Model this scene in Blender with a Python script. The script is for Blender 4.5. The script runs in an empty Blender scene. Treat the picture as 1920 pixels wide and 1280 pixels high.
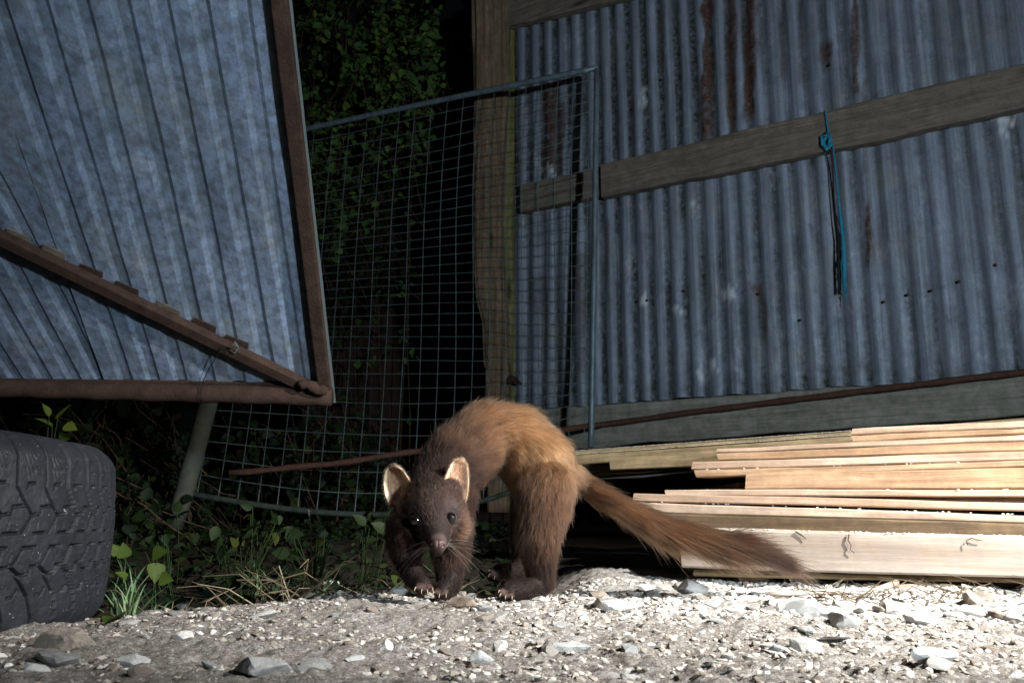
import bpy, bmesh, math, random
import numpy as np
from mathutils import Vector, Matrix
R = math.radians
rng = np.random.default_rng(7)
random.seed(7)
SC = bpy.context.scene
COL = SC.collection

# ------------------------------------------------------------------ camera, world, light
H = 0.105; F = 1650.0; PITCH = R(11.15)
cam = bpy.data.cameras.new('camera'); camo = bpy.data.objects.new('camera', cam); COL.objects.link(camo)
cam.sensor_width = 36; cam.lens = F/1920*36; cam.clip_start = 0.02; cam.clip_end = 200
camo.location = (0, 0, H); camo.rotation_euler = (R(90)+PITCH, 0, 0)
cam.dof.use_dof = True; cam.dof.focus_distance = 1.08; cam.dof.aperture_fstop = 20
SC.camera = camo
w = bpy.data.worlds.new('World'); SC.world = w; w.use_nodes = True
nt = w.node_tree; bg = nt.nodes['Background']; sky = nt.nodes.new('ShaderNodeTexSky')
sky.sky_type = 'NISHITA'; sky.sun_disc = False; sky.sun_elevation = R(-4); sky.sun_rotation = R(120)
nt.links.new(sky.outputs[0], bg.inputs[0]); bg.inputs[1].default_value = 0.10
SC.view_settings.view_transform = 'Standard'; SC.view_settings.look = 'None'
SC.view_settings.exposure = 0.0; SC.view_settings.gamma = 1.0
try: SC.view_settings.use_curve_mapping = False
except Exception: pass

def lamp(name, loc, target, power, size_deg, blend, radius, color):
    l = bpy.data.lights.new(name, 'SPOT'); o = bpy.data.objects.new(name, l); COL.objects.link(o)
    o.location = loc; d = Vector(target)-Vector(loc); o.rotation_euler = d.to_track_quat('-Z', 'Y').to_euler()
    l.energy = power; l.spot_size = R(size_deg); l.spot_blend = blend; l.shadow_soft_size = radius; l.color = color
    return o
# the two flash guns the photograph was taken with, both off to the right of the frame
lamp('flash_key', (1.10, 0.38, 0.82), (0.38, 1.18, 0.04), 370, 80, 1.0, 0.022, (1.0, 0.975, 0.945))
lamp('flash_spill', (1.25, -0.85, 0.50), (0.1, 2.8, 1.15), 380, 88, 1.0, 0.07, (0.76, 0.89, 1.0))

# ------------------------------------------------------------------ projection helpers
cp, sp = math.cos(PITCH), math.sin(PITCH)
def ray(px, py):
    x, y, z = px-960.0, 640.0-py, F
    return np.array([x, z*cp - y*sp, y*cp + z*sp])
def W(px, py, Y):
    d = ray(px, py); return np.array([0, 0, H]) + d*(Y/d[1])
def cam2w(v):
    return np.array([v[0], v[2]*cp - v[1]*sp, v[1]*cp + v[2]*sp])
def nrm(v):
    v = np.asarray(v, float); return v/np.linalg.norm(v)
def hit(px, py, P, n):
    d = ray(px, py); o = np.array([0, 0, H]); return o + d*(np.dot(P-o, n)/np.dot(d, n))

# ------------------------------------------------------------------ noise
_T = rng.random((64, 64, 64)).astype(np.float32)
def noise3(x, y, z):
    x = np.asarray(x, float); y = np.asarray(y, float)+0*x; z = np.asarray(z, float)+0*x
    xi, yi, zi = np.floor(x).astype(int), np.floor(y).astype(int), np.floor(z).astype(int)
    fx, fy, fz = x-xi, y-yi, z-zi
    fx, fy, fz = fx*fx*(3-2*fx), fy*fy*(3-2*fy), fz*fz*(3-2*fz)
    def t(a, b, c): return _T[(xi+a) % 64, (yi+b) % 64, (zi+c) % 64]
    r = 0
    for a, wa in ((0, 1-fx), (1, fx)):
        for b, wb in ((0, 1-fy), (1, fy)):
            for c, wc in ((0, 1-fz), (1, fz)):
                r = r + wa*wb*wc*t(a, b, c)
    return r*2-1
def fbm(x, y, z=0, o=4, g=0.5):
    r, a, f = 0, 1, 1
    for i in range(o):
        r = r + a*noise3(x*f+i*17.3, y*f+i*5.1, z*f+i*9.7); a *= g; f *= 2.03
    return r
def sm(a, b, x):
    t = np.clip((x-a)/(b-a), 0, 1); return t*t*(3-2*t)

# ------------------------------------------------------------------ objects
def tag(o, label=None, cat=None, group=None, kind=None):
    if label: o['label'] = label
    if cat: o['category'] = cat
    if group: o['group'] = group
    if kind: o['kind'] = kind
    return o
def empty(name, loc=(0, 0, 0)):
    o = bpy.data.objects.new(name, None); COL.objects.link(o); o.location = Vector(loc); o.empty_display_size = .05
    return o
def link(name, me, mat=None, parent=None, smooth=False, loc=None):
    o = bpy.data.objects.new(name, me); COL.objects.link(o)
    if mat is not None and len(me.materials) == 0: me.materials.append(mat)
    if smooth and len(me.polygons): me.polygons.foreach_set('use_smooth', np.ones(len(me.polygons), bool))
    if parent is not None:
        o.parent = parent; o.matrix_parent_inverse = Matrix.Translation(-Vector(parent.location))
        if parent.parent is not None:
            o.matrix_parent_inverse = Matrix.Translation(-Vector(parent.location)) if parent.type == 'EMPTY' else Matrix.Identity(4)
    if loc is not None: o.location = Vector(loc)
    return o
def mesh_np(name, V, Fc, attrs=None, uv=None):
    """Fc: (n,3) or (n,4) int array"""
    V = np.asarray(V, np.float32); Fc = np.asarray(Fc, np.int32); k = Fc.shape[1]
    me = bpy.data.meshes.new(name); me.vertices.add(len(V)); me.vertices.foreach_set('co', V.ravel())
    me.loops.add(Fc.size); me.loops.foreach_set('vertex_index', Fc.ravel())
    me.polygons.add(len(Fc)); me.polygons.foreach_set('loop_start', np.arange(0, Fc.size, k, dtype=np.int32))
    me.update(calc_edges=True); me.polygons.foreach_set('use_smooth', np.zeros(len(Fc), bool))
    for n, a in (attrs or {}).items():
        a = np.asarray(a, np.float32)
        if a.ndim == 1:
            at = me.attributes.new(n, 'FLOAT', 'POINT'); at.data.foreach_set('value', a)
        else:
            if a.shape[1] == 3: a = np.concatenate([a, np.ones((len(a), 1), np.float32)], 1)
            at = me.attributes.new(n, 'FLOAT_COLOR', 'POINT'); at.data.foreach_set('color', a.ravel())
    me.validate(); return me
def grid_faces(nu, nv, wrap=False):
    i = np.arange(nv-1)[:, None]*nu; j = np.arange(nu if wrap else nu-1)[None, :]
    j2 = (j+1) % nu
    return np.stack([i+j, i+j2, i+nu+j2, i+nu+j], -1).reshape(-1, 4)
class MB:
    def __init__(s): s.V = []; s.F = []; s.n = 0
    def add(s, V, Fc):
        V = np.asarray(V, float)
        s.V.append(V); s.F += [tuple(int(i)+s.n for i in f) for f in Fc]; s.n += len(V); return s
    def hexa(s, P):   # 8 corners: 4 bottom ccw, 4 top
        return s.add(P, [(0, 3, 2, 1), (4, 5, 6, 7), (0, 1, 5, 4), (1, 2, 6, 5), (2, 3, 7, 6), (3, 0, 4, 7)])
    def tube(s, pts, rad, k=8, cap=True):
        pts = np.asarray(pts, float); n = len(pts)
        rad = np.full(n, rad) if np.isscalar(rad) else np.asarray(rad)
        T = np.gradient(pts, axis=0); T /= np.linalg.norm(T, axis=1)[:, None]+1e-12
        up = np.array([0, 0, 1.]) if abs(T[0][2]) < .9 else np.array([1., 0, 0])
        a = np.cross(T[0], up); a /= np.linalg.norm(a); V = []
        for i in range(n):
            a = a-T[i]*np.dot(a, T[i]); a /= np.linalg.norm(a)+1e-12; b = np.cross(T[i], a)
            for q in range(k):
                th = 2*math.pi*q/k; V.append(pts[i]+rad[i]*(math.cos(th)*a+math.sin(th)*b))
        Fc = [tuple(r) for r in grid_faces(k, n, True)]
        if cap: Fc += [tuple(range(k))[::-1], tuple(range((n-1)*k, n*k))]
        return s.add(V, Fc)
    def mesh(s, name):
        me = bpy.data.meshes.new(name); me.from_pydata(np.concatenate(s.V).tolist(), [], s.F); me.update(); return me
    def build(s, name, mat, parent=None, smooth=False):
        return link(name, s.mesh(name), mat, parent, smooth)
def bevel(o, wd, seg=2):
    bm = bmesh.new(); bm.from_mesh(o.data); bmesh.ops.remove_doubles(bm, verts=bm.verts, dist=1e-6)
    bmesh.ops.bevel(bm, geom=bm.edges[:], offset=wd, segments=seg, affect='EDGES', profile=.6, clamp_overlap=True)
    bm.to_mesh(o.data); bm.free(); return o

# ------------------------------------------------------------------ node materials
class M:
    def __init__(s, name, rough=.8, spec=.3, metal=0.0):
        s.m = bpy.data.materials.new(name); s.m.use_nodes = True; s.t = s.m.node_tree; s.N = s.t.nodes
        s.b = s.N['Principled BSDF']; s.b.inputs['Roughness'].default_value = rough
        s.b.inputs['Specular IOR Level'].default_value = spec; s.b.inputs['Metallic'].default_value = metal
        s.tc = s.N.new('ShaderNodeTexCoord').outputs['Object']
        s._b = None
    def L(s, a, b):
        s.t.links.new(a, b)
    def val(s, inp, v):
        if hasattr(v, 'is_linked') or isinstance(v, bpy.types.NodeSocket): s.L(v, inp)
        else: inp.default_value = v
    def map(s, scale=(1, 1, 1), loc=(0, 0, 0), rot=(0, 0, 0), src=None):
        n = s.N.new('ShaderNodeMapping'); s.L(src or s.tc, n.inputs[0]); n.inputs['Scale'].default_value = scale
        n.inputs['Location'].default_value = loc; n.inputs['Rotation'].default_value = rot; return n.outputs[0]
    def noise(s, scale, detail=4, rough=.55, vec=None, dist=0):
        n = s.N.new('ShaderNodeTexNoise'); s.L(vec or s.tc, n.inputs['Vector']); n.inputs['Scale'].default_value = scale
        n.inputs['Detail'].default_value = detail; n.inputs['Roughness'].default_value = rough
        n.inputs['Distortion'].default_value = dist; return n.outputs['Fac']
    def vor(s, scale, vec=None, out='Distance', feat='F1'):
        n = s.N.new('ShaderNodeTexVoronoi'); s.L(vec or s.tc, n.inputs['Vector']); n.inputs['Scale'].default_value = scale
        n.feature = feat; return n.outputs[out]
    def ramp(s, fac, stops):
        n = s.N.new('ShaderNodeValToRGB'); s.L(fac, n.inputs[0]); e = n.color_ramp.elements
        while len(e) < len(stops): e.new(.5)
        for q, (p, c) in zip(e, stops):
            q.position = p; q.color = (c, c, c, 1) if np.isscalar(c) else (*c, 1)
        return n.outputs[0]
    def mix(s, fac, a, b, mode='MIX'):
        n = s.N.new('ShaderNodeMix'); n.data_type = 'RGBA'; n.blend_type = mode
        s.val(n.inputs[0], fac)
        for i, c in ((6, a), (7, b)):
            if isinstance(c, tuple): n.inputs[i].default_value = (*c, 1)
            else: s.L(c, n.inputs[i])
        return n.outputs[2]
    def math(s, op, a, b=0.0):
        n = s.N.new('ShaderNodeMath'); n.operation = op; s.val(n.inputs[0], a); s.val(n.inputs[1], b); n.use_clamp = False
        return n.outputs[0]
    def attr(s, name, out='Fac'):
        n = s.N.new('ShaderNodeAttribute'); n.attribute_name = name; return n.outputs[out]
    def rnd(s):
        return s.N.new('ShaderNodeObjectInfo').outputs['Random']
    def col(s, c):
        if isinstance(c, tuple): s.b.inputs['Base Color'].default_value = (*c, 1)
        else: s.L(c, s.b.inputs['Base Color'])
        return s
    def rough(s, c): s.L(c, s.b.inputs['Roughness']); return s
    def bump(s, h, dist, strength=1.0):
        n = s.N.new('ShaderNodeBump'); s.L(h, n.inputs['Height']); n.inputs['Distance'].default_value = dist
        n.inputs['Strength'].default_value = strength
        if s._b is not None: s.L(s._b, n.inputs['Normal'])
        s._b = n.outputs[0]; s.L(s._b, s.b.inputs['Normal']); return s

def m_galv(name, base, dirt_col, rust=(.085, .036, .020), metal=.35, rough=.48, vscale=(1, 1, 1)):
    m = M(name, rough, .4, metal)
    v = m.map(vscale)
    c = m.ramp(m.noise(7, 6, .65, v), [(.28, tuple(k*.76 for k in base)), (.5, base), (.75, tuple(min(1, k*1.2) for k in base))])
    sp_ = m.vor(70, out='Color'); c = m.mix(.04, c, sp_, 'OVERLAY')
    fine = m.noise(160, 3, .7); c = m.mix(m.ramp(fine, [(.35, .35), (.6, 0)]), c, tuple(k*.45 for k in base))
    blot = m.ramp(m.noise(16, 5, .7), [(.56, 0), (.68, .55)]); c = m.mix(blot, c, tuple(k*.5 for k in base))
    run = m.ramp(m.noise(1, 6, .6, m.map((60, 60, 1.6))), [(.38, .55), (.6, 0)]); c = m.mix(run, c, (.05, .055, .055))
    pale = m.ramp(m.noise(11, 5, .75, m.map((1, 1, .5), (3, 1, 7))), [(.58, 0), (.72, .35)]); c = m.mix(m.ramp(m.noise(4.5, 5, .7, m.map(loc=(8, 2, 1))), [(.52, 0), (.7, .28)]), c, (.26, .25, .15)); c = m.mix(pale, c, (.55, .58, .62))
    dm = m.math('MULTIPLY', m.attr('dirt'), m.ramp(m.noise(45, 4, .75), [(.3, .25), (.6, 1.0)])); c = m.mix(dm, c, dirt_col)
    rm = m.math('MULTIPLY', m.attr('rust'), m.ramp(m.noise(38, 5, .75), [(.25, .3), (.55, 1.0)]))
    rc = m.ramp(m.noise(60, 4, .7), [(.3, tuple(k*.35 for k in rust)), (.65, rust)]); c = m.mix(rm, c, rc)
    c = m.mix(m.attr('pale'), c, (.62, .66, .68))
    m.col(c); m.rough(m.ramp(m.noise(25, 4), [(.3, rough-.12), (.7, rough+.2)]))
    m.bump(m.noise(30, 5, .6), .0012); return m.m
def m_wood(name, a, b, dark, axis='x', rough=.75, scale=1.0, dirt=0.0, dirtc=(.05, .04, .03), bumpd=.0012, knots=True):
    m = M(name, rough, .25)
    s = {'x': (1.2, 26, 26), 'z': (26, 26, 1.2)}[axis]
    rnd = m.rnd(); off = m.N.new('ShaderNodeCombineXYZ')
    for i in range(3): m.L(m.math('MULTIPLY', rnd, 31.7+i*9), off.inputs[i])
    va = m.N.new('ShaderNodeVectorMath'); m.L(m.tc, va.inputs[0]); m.L(off.outputs[0], va.inputs[1])
    v = m.map(tuple(k*scale for k in s), src=va.outputs[0])
    g = m.noise(1.6, 8, .62, v, .6); g2 = m.noise(5.5, 6, .7, v, .3)
    c = m.ramp(g, [(.25, dark), (.45, a), (.68, b)])
    c = m.mix(m.ramp(g2, [(.38, .55), (.55, 0)]), c, dark)
    c = m.mix(m.ramp(m.noise(5, 4, .6, va.outputs[0]), [(.35, .35), (.65, 0)]), c, tuple(k*.7 for k in a))
    if knots:
        kn = m.vor(1.0, m.map((2.2, 9, 9) if axis == 'x' else (9, 9, 2.2), src=va.outputs[0]))
        c = m.mix(m.ramp(kn, [(.05, .9), (.16, 0)]), c, tuple(k*.45 for k in dark))
    if dirt: c = m.mix(m.ramp(m.noise(22, 6, .75), [(.5-dirt*.3, dirt), (.62, 0)]), c, dirtc)
    m.col(c).bump(g2, bumpd).bump(m.noise(90, 3, .7, v), bumpd*.4); return m.m

MAT = {}
MAT['wall'] = m_galv('galvanised_corrugated', (.235, .275, .345), (.022, .026, .020), metal=.12, rough=.6)
MAT['gate'] = m_galv('galvanised_ribbed', (.21, .27, .37), (.06, .08, .08), metal=.1, rough=.62)
m = M('galvanised_tube', .5, .4, .4)
m.col(m.ramp(m.noise(40, 5, .7, m.map((1, 1, .3))), [(.3, (.07, .10, .11)), (.6, (.16, .21, .24)), (.75, (.26, .30, .34))])).bump(m.noise(120, 3), .0006); MAT['tube'] = m.m
m = M('dull_wire', .6, .35, .2)
m.col(m.ramp(m.noise(30, 3), [(.3, (.055, .075, .07)), (.7, (.14, .175, .17))])); MAT['wire'] = m.m
m = M('shaded_tube', .9, .15); m.col(m.ramp(m.noise(30, 4), [(.3, (.018, .024, .018)), (.7, (.045, .058, .048))])); MAT['dimtube'] = m.m  # for bottom and left frame tubes: dim light painted into the colour
m = M('rusty_steel', .85, .2, .1)
c = m.ramp(m.noise(28, 7, .75), [(.25, (.022, .013, .010)), (.5, (.046, .027, .020)), (.75, (.078, .044, .031))])
c = m.mix(m.ramp(m.vor(160), [(.1, .5), (.3, 0)]), c, (.03, .016, .012))
m.col(c).bump(m.noise(120, 5, .8), .0012).bump(m.vor(220), .0005); MAT['rust'] = m.m
m = M('rod_rust', .85, .2); m.col(m.ramp(m.noise(40, 5, .7), [(.3, (.045, .021, .015)), (.7, (.095, .045, .031))])).bump(m.noise(150, 3), .001); MAT['rodrust'] = m.m
m = M('edge_of_sheet', .6, .4, .2); m.col((.15, .18, .18)); MAT['edge'] = m.m
MAT['rail'] = m_wood('weathered_rail', (.18, .15, .118), (.25, .21, .165), (.065, .05, .038), 'x', .9, 1.0, .5)
MAT['base'] = m_wood('damp_base_board', (.26, .245, .21), (.34, .325, .28), (.13, .12, .095), 'x', .9, 1.0, .5, (.055, .065, .03))
MAT['post'] = m_wood('rough_post', (.23, .155, .095), (.34, .245, .15), (.028, .018, .012), 'z', .95, .75, .5, bumpd=.008)
MAT['postg'] = m_wood('mossy_post', (.17, .15, .06), (.26, .22, .10), (.05, .05, .02), 'z', .95, 1.0, .5, (.06, .08, .02), bumpd=.003)
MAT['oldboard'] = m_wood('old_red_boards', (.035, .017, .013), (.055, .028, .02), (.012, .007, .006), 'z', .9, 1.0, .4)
MAT['pine'] = m_wood('fresh_pine', (.41, .26, .15), (.54, .38, .25), (.17, .085, .042), 'x', .65, .9, .35, (.12, .08, .05), bumpd=.0005)
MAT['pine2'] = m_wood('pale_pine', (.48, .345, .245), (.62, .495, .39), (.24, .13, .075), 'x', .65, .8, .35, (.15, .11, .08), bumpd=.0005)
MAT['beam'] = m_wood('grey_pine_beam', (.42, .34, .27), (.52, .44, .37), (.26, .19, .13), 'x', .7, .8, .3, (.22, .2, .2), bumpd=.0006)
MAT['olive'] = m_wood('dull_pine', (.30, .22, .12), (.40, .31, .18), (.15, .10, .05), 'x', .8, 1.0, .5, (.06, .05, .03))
MAT['brownbeam'] = m_wood('grimy_brown_beam', (.13, .085, .045), (.19, .13, .075), (.05, .03, .016), 'x', .85, 1.0, .6, (.03, .022, .015))
m = M('sawdust_lit_edge', .95, .1); m.col(m.ramp(m.noise(200, 3), [(.3, (.5, .42, .32)), (.7, (.75, .7, .6))])); MAT['sawdust_lit_edge'] = m.m
m = M('tyre_rubber', .62, .35)
c = m.ramp(m.noise(18, 7, .7), [(.3, (.009, .010, .013)), (.6, (.018, .0195, .025)), (.8, (.038, .041, .048))])
c = m.mix(m.attr('groove'), c, (.006, .006, .007))
c = m.mix(m.ramp(m.noise(170, 2, .8), [(.70, 0), (.75, .8)]), c, (.27, .26, .25))
c = m.mix(m.ramp(m.noise(60, 6, .8, m.map((1, 1, 4))), [(.55, 0), (.7, .4)]), c, (.075, .075, .08))
m.col(c).bump(m.noise(240, 4, .7), .0006); MAT['tyre'] = m.m
m = M('tyre_inner', .8, .3); m.col((.02, .02, .021)); MAT['tyre_in'] = m.m
m = M('dirt', .95, .15)
c = m.ramp(m.noise(9, 8, .7), [(.3, (.195, .18, .162)), (.5, (.30, .282, .260)), (.72, (.42, .40, .378))])
c = m.mix(m.ramp(m.noise(180, 4, .8), [(.42, .75), (.56, 0)]), c, (.11, .085, .065))
c = m.mix(m.ramp(m.noise(320, 3, .8, m.map(loc=(3, 3, 3))), [(.56, 0), (.64, .8)]), c, (.66, .62, .56))
c = m.mix(m.ramp(m.noise(35, 6, .8, m.map(loc=(9, 1, 3))), [(.4, .4), (.55, 0)]), c, (.20, .165, .13))
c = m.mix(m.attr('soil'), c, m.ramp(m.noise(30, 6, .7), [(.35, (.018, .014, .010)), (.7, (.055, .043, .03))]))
c = m.mix(m.math('MULTIPLY', m.attr('chalk'), m.ramp(m.noise(60, 6, .75), [(.35, .2), (.55, 1.)])), c, (.46, .44, .405))
m.col(c).bump(m.noise(90, 8, .75), .004).bump(m.noise(350, 4, .7), .0022); MAT['dirt'] = m.m
def m_stone(name, a, b, dk):
    m = M(name, .85, .25); r = m.rnd()
    off = m.N.new('ShaderNodeVectorMath'); off.operation = 'ADD'; m.L(m.tc, off.inputs[0]); m.L(r, off.inputs[1])
    c = m.ramp(m.noise(40, 6, .7, off.outputs[0]), [(.3, a), (.65, b)])
    c = m.mix(m.math('MULTIPLY', m.ramp(r, [(0, 0), (.7, .15), (1, .75)]), 1.0), c, dk)
    c = m.mix(m.ramp(m.noise(140, 4, .8), [(.55, 0), (.7, .5)]), c, tuple(k*.5 for k in a))
    m.col(c).bump(m.noise(120, 6, .75), .0018); return m.m
MAT['stone'] = m_stone('pale_stone', (.48, .46, .42), (.68, .66, .62), (.22, .18, .15))
MAT['stoneg'] = m_stone('grey_stone', (.32, .32, .31), (.50, .50, .48), (.15, .14, .13))
MAT['stoneb'] = m_stone('brown_stone', (.22, .17, .13), (.42, .37, .31), (.14, .10, .07))
m = M('grit', .9, .2)
m.col(m.ramp(m.attr('tone'), [(0, (.13, .10, .075)), (.35, (.30, .26, .215)), (.7, (.48, .45, .41)), (1, (.74, .72, .68))])); MAT['grit'] = m.m
def m_leaf(name, a, b, c3):
    m = M(name, .6, .12); v = m.attr('tone')
    m.col(m.mix(m.ramp(m.noise(60, 4, .7), [(.4, .4), (.6, 0)]), m.ramp(v, [(0, a), (.6, b), (1, c3)]), tuple(k*.5 for k in a)))
    return m.m
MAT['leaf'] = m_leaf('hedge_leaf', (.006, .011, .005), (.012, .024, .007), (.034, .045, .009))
MAT['leafb'] = m_leaf('bush_leaf', (.030, .060, .020), (.060, .115, .030), (.12, .17, .03))
MAT['weed'] = m_leaf('weed_leaf', (.022, .038, .008), (.042, .066, .010), (.08, .098, .014))
MAT['grass'] = m_leaf('grass_blade', (.07, .13, .06), (.15, .24, .12), (.28, .31, .16))
m = M('dry_straw', .8, .2); m.col(m.ramp(m.attr('tone'), [(0, (.05, .035, .02)), (.6, (.15, .115, .07)), (1, (.32, .27, .19))])); MAT['straw'] = m.m
m = M('green_stem', .8, .1); m.col((.02, .035, .012)); MAT['stemg'] = m.m
m = M('twig_bark', .9, .2); m.col(m.ramp(m.noise(50, 4), [(.3, (.025, .016, .010)), (.7, (.085, .055, .035))])); MAT['bark'] = m.m
m = M('leaning_pole', .8, .3); m.col(m.ramp(m.noise(14, 6, .7), [(.3, (.03, .034, .027)), (.55, (.06, .066, .052)), (.75, (.10, .085, .05))])).bump(m.noise(60, 4), .002); MAT['pole'] = m.m
m = M('blue_twine', .7, .3); m.col(m.ramp(m.noise(300, 3), [(.3, (.012, .11, .18)), (.7, (.03, .26, .38))])).bump(m.noise(400, 2), .001); MAT['rope'] = m.m
m = M('dark_tie_and_shadow', .8, .2); m.col((.015, .012, .010)); MAT['tie_and_shadow'] = m.m  # dark wire tie, and the painted shadow beside the blue twine

# ------------------------------------------------------------------ ground
def crest(x):
    return 0.93 + 0.95*np.clip(x+.42, -.2, .36)
def ground_h(x, y):
    b = .006*fbm(x*3.1, y*3.1, 0, 3) + .0042*fbm(x*12, y*12, 3.3, 3) + .0030*np.abs(fbm(x*45, y*45, 8.1, 3)) + .0016*np.sign(fbm(x*60, y*60, 3, 2))*np.abs(fbm(x*60, y*60, 3, 2))**.5*(np.hypot(x, y) < 3)
    b = b + .012*np.exp(-((x+.12)/.28)**2-((y-1.02)/.16)**2) - .002
    b = b + .005*np.exp(-((x-.17)/.12)**2-((y-1.58)/.22)**2)*(1+.8*fbm(x*22, y*22, 6, 3))
    c = crest(x); left = 1-sm(-.02, .16, x)
    drop = sm(0.0, .20, y-c)*left
    b = b - .062*drop + .085*sm(1.5, 3.2, y)*left + .02*sm(2, 6, y)
    b = b + .012*sm(.55, .2, y)*0
    b = b*(1-sm(8, 14, np.hypot(x, y)))
    return b
def axis(a, b, d, lo, hi):
    c = list(np.arange(a, b, d)); s = d; q = a; left = []
    while q > lo: s *= 1.18; q -= s; left.append(q)
    s = d; q = b; right = []
    while q < hi: s *= 1.18; right.append(q); q += s
    right.append(q)
    return np.array(left[::-1]+c+right)
gx = axis(-.78, .98, .0030, -60, 60); gy = axis(.45, 1.62, .0034, -60, 60)
X, Y = np.meshgrid(gx, gy); Z = ground_h(X, Y)
fine = .0026*np.abs(fbm(X*160, Y*160, 2.2, 2))*(1-sm(1.7, 2.2, np.hypot(X, Y))); Z = Z + fine
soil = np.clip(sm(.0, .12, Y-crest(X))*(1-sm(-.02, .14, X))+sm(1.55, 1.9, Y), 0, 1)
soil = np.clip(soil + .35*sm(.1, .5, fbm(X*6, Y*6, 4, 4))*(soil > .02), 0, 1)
chalk = sm(-.05, .35, X)*sm(.86, 1.02, Y + .06*fbm(X*8, Y*8, 1.5, 3))*(1-sm(1.5, 1.7, Y))
ground = link('ground', mesh_np('ground', np.stack([X.ravel(), Y.ravel(), Z.ravel()], 1), grid_faces(len(gx), len(gy)),
    {'soil': soil.ravel(), 'chalk': chalk.ravel()}), MAT['dirt'], smooth=True)
tag(ground, kind='structure')

def ico(sub):
    bm = bmesh.new(); bmesh.ops.create_icosphere(bm, subdivisions=sub, radius=1.0)
    V = np.array([v.co[:] for v in bm.verts]); Fc = np.array([[v.index for v in f.verts] for f in bm.faces]); bm.free(); return V, Fc
def rock_verts(V, seed, planes=18, amt=.3):
    r = np.random.default_rng(seed); P = V.copy()
    for i in range(planes):
        n = nrm(r.normal(size=3)); d = r.uniform(.38, .78); s = P@n
        k = s > d; P[k] -= (s[k]-d)[:, None]*n*r.uniform(.85, 1)
    P += amt*.12*np.stack([fbm(P[:, 0]*2+seed, P[:, 1]*2, P[:, 2]*2+i*7, 3) for i in range(3)], 1)
    return P/np.abs(P).max()
I1 = ico(1); I2 = ico(2); I3 = ico(3)
def rock_mesh(seed, dims, sub=2, name='stone', mat='stone', smooth=False):
    V, Fc = {1: I1, 2: I2, 3: I3}[sub]
    me = mesh_np(name, rock_verts(V, seed)*np.array(dims), Fc); me.materials.append(MAT[mat]); return me
PALE = [rock_mesh(100+i, (1, random.uniform(.5, .95), random.uniform(.2, .55))) for i in range(14)]
GREY = [rock_mesh(200+i, (1, random.uniform(.6, .95), random.uniform(.3, .6)), mat='stoneg') for i in range(6)]
BROW = [rock_mesh(300+i, (1, random.uniform(.6, .95), random.uniform(.35, .6)), mat='stoneb') for i in range(4)]
def in_view(x, y):
    px = 960+F*x/(y*cp+0.0); return (px > -60) & (px < 1990)
def gh(x, y): return float(ground_h(np.array(x), np.array(y)))
# medium stones, each a part of the ground
cnt = 0
while cnt < 298:
    y = random.uniform(.58, 1.42) if random.random() < .8 else random.uniform(.85, 1.2); x = random.uniform(-.6, .8)
    if not in_view(x, y): continue
    if math.hypot(x+.794, y-.959) < .36: continue
    if y > crest(x)+.02 and x < .0: continue
    if y > 1.25 and x > .28: continue
    pr = .35+.65*float(sm(-.1, .4, x)*sm(.8, .98, y))
    if random.random() > pr+.1: continue
    if x < -.05 and random.random() < .35: continue
    s = random.choice([.006, .008, .010, .012, .015, .021])*random.uniform(.75, 1.2)*(1.12 if x > .1 and y > .9 else .9)
    src = PALE if random.random() < (.72 if x > 0 else .5) else (GREY if random.random() < .6 else BROW)
    o = link('stone', random.choice(src), None, ground); o.location = (x, y, gh(x, y)+s*.14)
    o.rotation_euler = (random.uniform(-.3, .3), random.uniform(-.3, .3), random.uniform(0, 6.28)); o.scale = (s, s, s*random.uniform(.7, 1.1)); cnt += 1
# large named stones: px, py(base), half width px, aspect, seed, material, label
def big_stone(px, py, hw, dims, seed, mat, label, rz=0, tilt=0, sub=3):
    d = ray(px, py); Yg = H*d[1]/-d[2]
    for _ in range(6):
        p = W(px, py, Yg); Yg = (H-gh(p[0], p[1]))*d[1]/-d[2]
    p = W(px, py, Yg); s = hw/F*Yg
    me = rock_mesh(seed, tuple(s*k for k in dims), sub, 'stone', mat)
    o = link('stone', me); o.location = (p[0], p[1]+s*dims[1]*.6, gh(p[0], p[1])+s*dims[2]*.45); o.rotation_euler = (0, tilt, rz)
    tag(o, label, 'stone', 'larger loose stones on the ground'); return o
big_stone(112, 1222, 92, (1, .5, .40), 11, 'stoneb', 'long brown stone lying in front of the worn tyre', -.15, -.05)
big_stone(488, 1272, 70, (1, .6, .38), 12, 'stoneg', 'broad grey stone at the bottom edge, left of centre', .1)
big_stone(250, 1252, 44, (1, .6, .35), 13, 'stoneg', 'flat grey stone right of the long brown stone by the tyre', .3)
big_stone(340, 1194, 30, (1, .6, .45), 14, 'stone', 'small pale stone on bare dirt right of the tyre', .2)
big_stone(345, 1146, 17, (1, .7, .8), 15, 'stone', 'knobbly pinkish stone sitting on the crest beside dry grass', .2)
big_stone(1080, 1224, 56, (1, .5, .3), 16, 'stoneg', 'low rounded grey stone below the hind foot of the marten', .0)
big_stone(1300, 1118, 40, (1, .7, .6), 47, 'stone', 'angular white stone standing under the tail of the marten', .9, .1)
big_stone(1495, 1148, 37, (1, .7, .62), 18, 'stoneg', 'rounded buff stone in the pale chips before the timber beam', .2)
big_stone(1755, 1244, 56, (1, .6, .45), 19, 'stoneg', 'bluish grey stone at the lower right on loose dirt', .1)
big_stone(1735, 1174, 50, (1, .6, .4), 20, 'stoneg', 'flat grey slab among chips in front of the timber stack', -.2, .12)
big_stone(1160, 1150, 42, (1, .6, .35), 21, 'stone', 'sunlit looking white slab just right of the hind paw', .2)
big_stone(722, 1221, 17, (1, .8, .9), 22, 'stone', 'chunky little white stone below the front paws', .7)
big_stone(935, 1230, 24, (1, .7, .6), 23, 'stone', 'round white stone in the middle foreground', .7)
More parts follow.
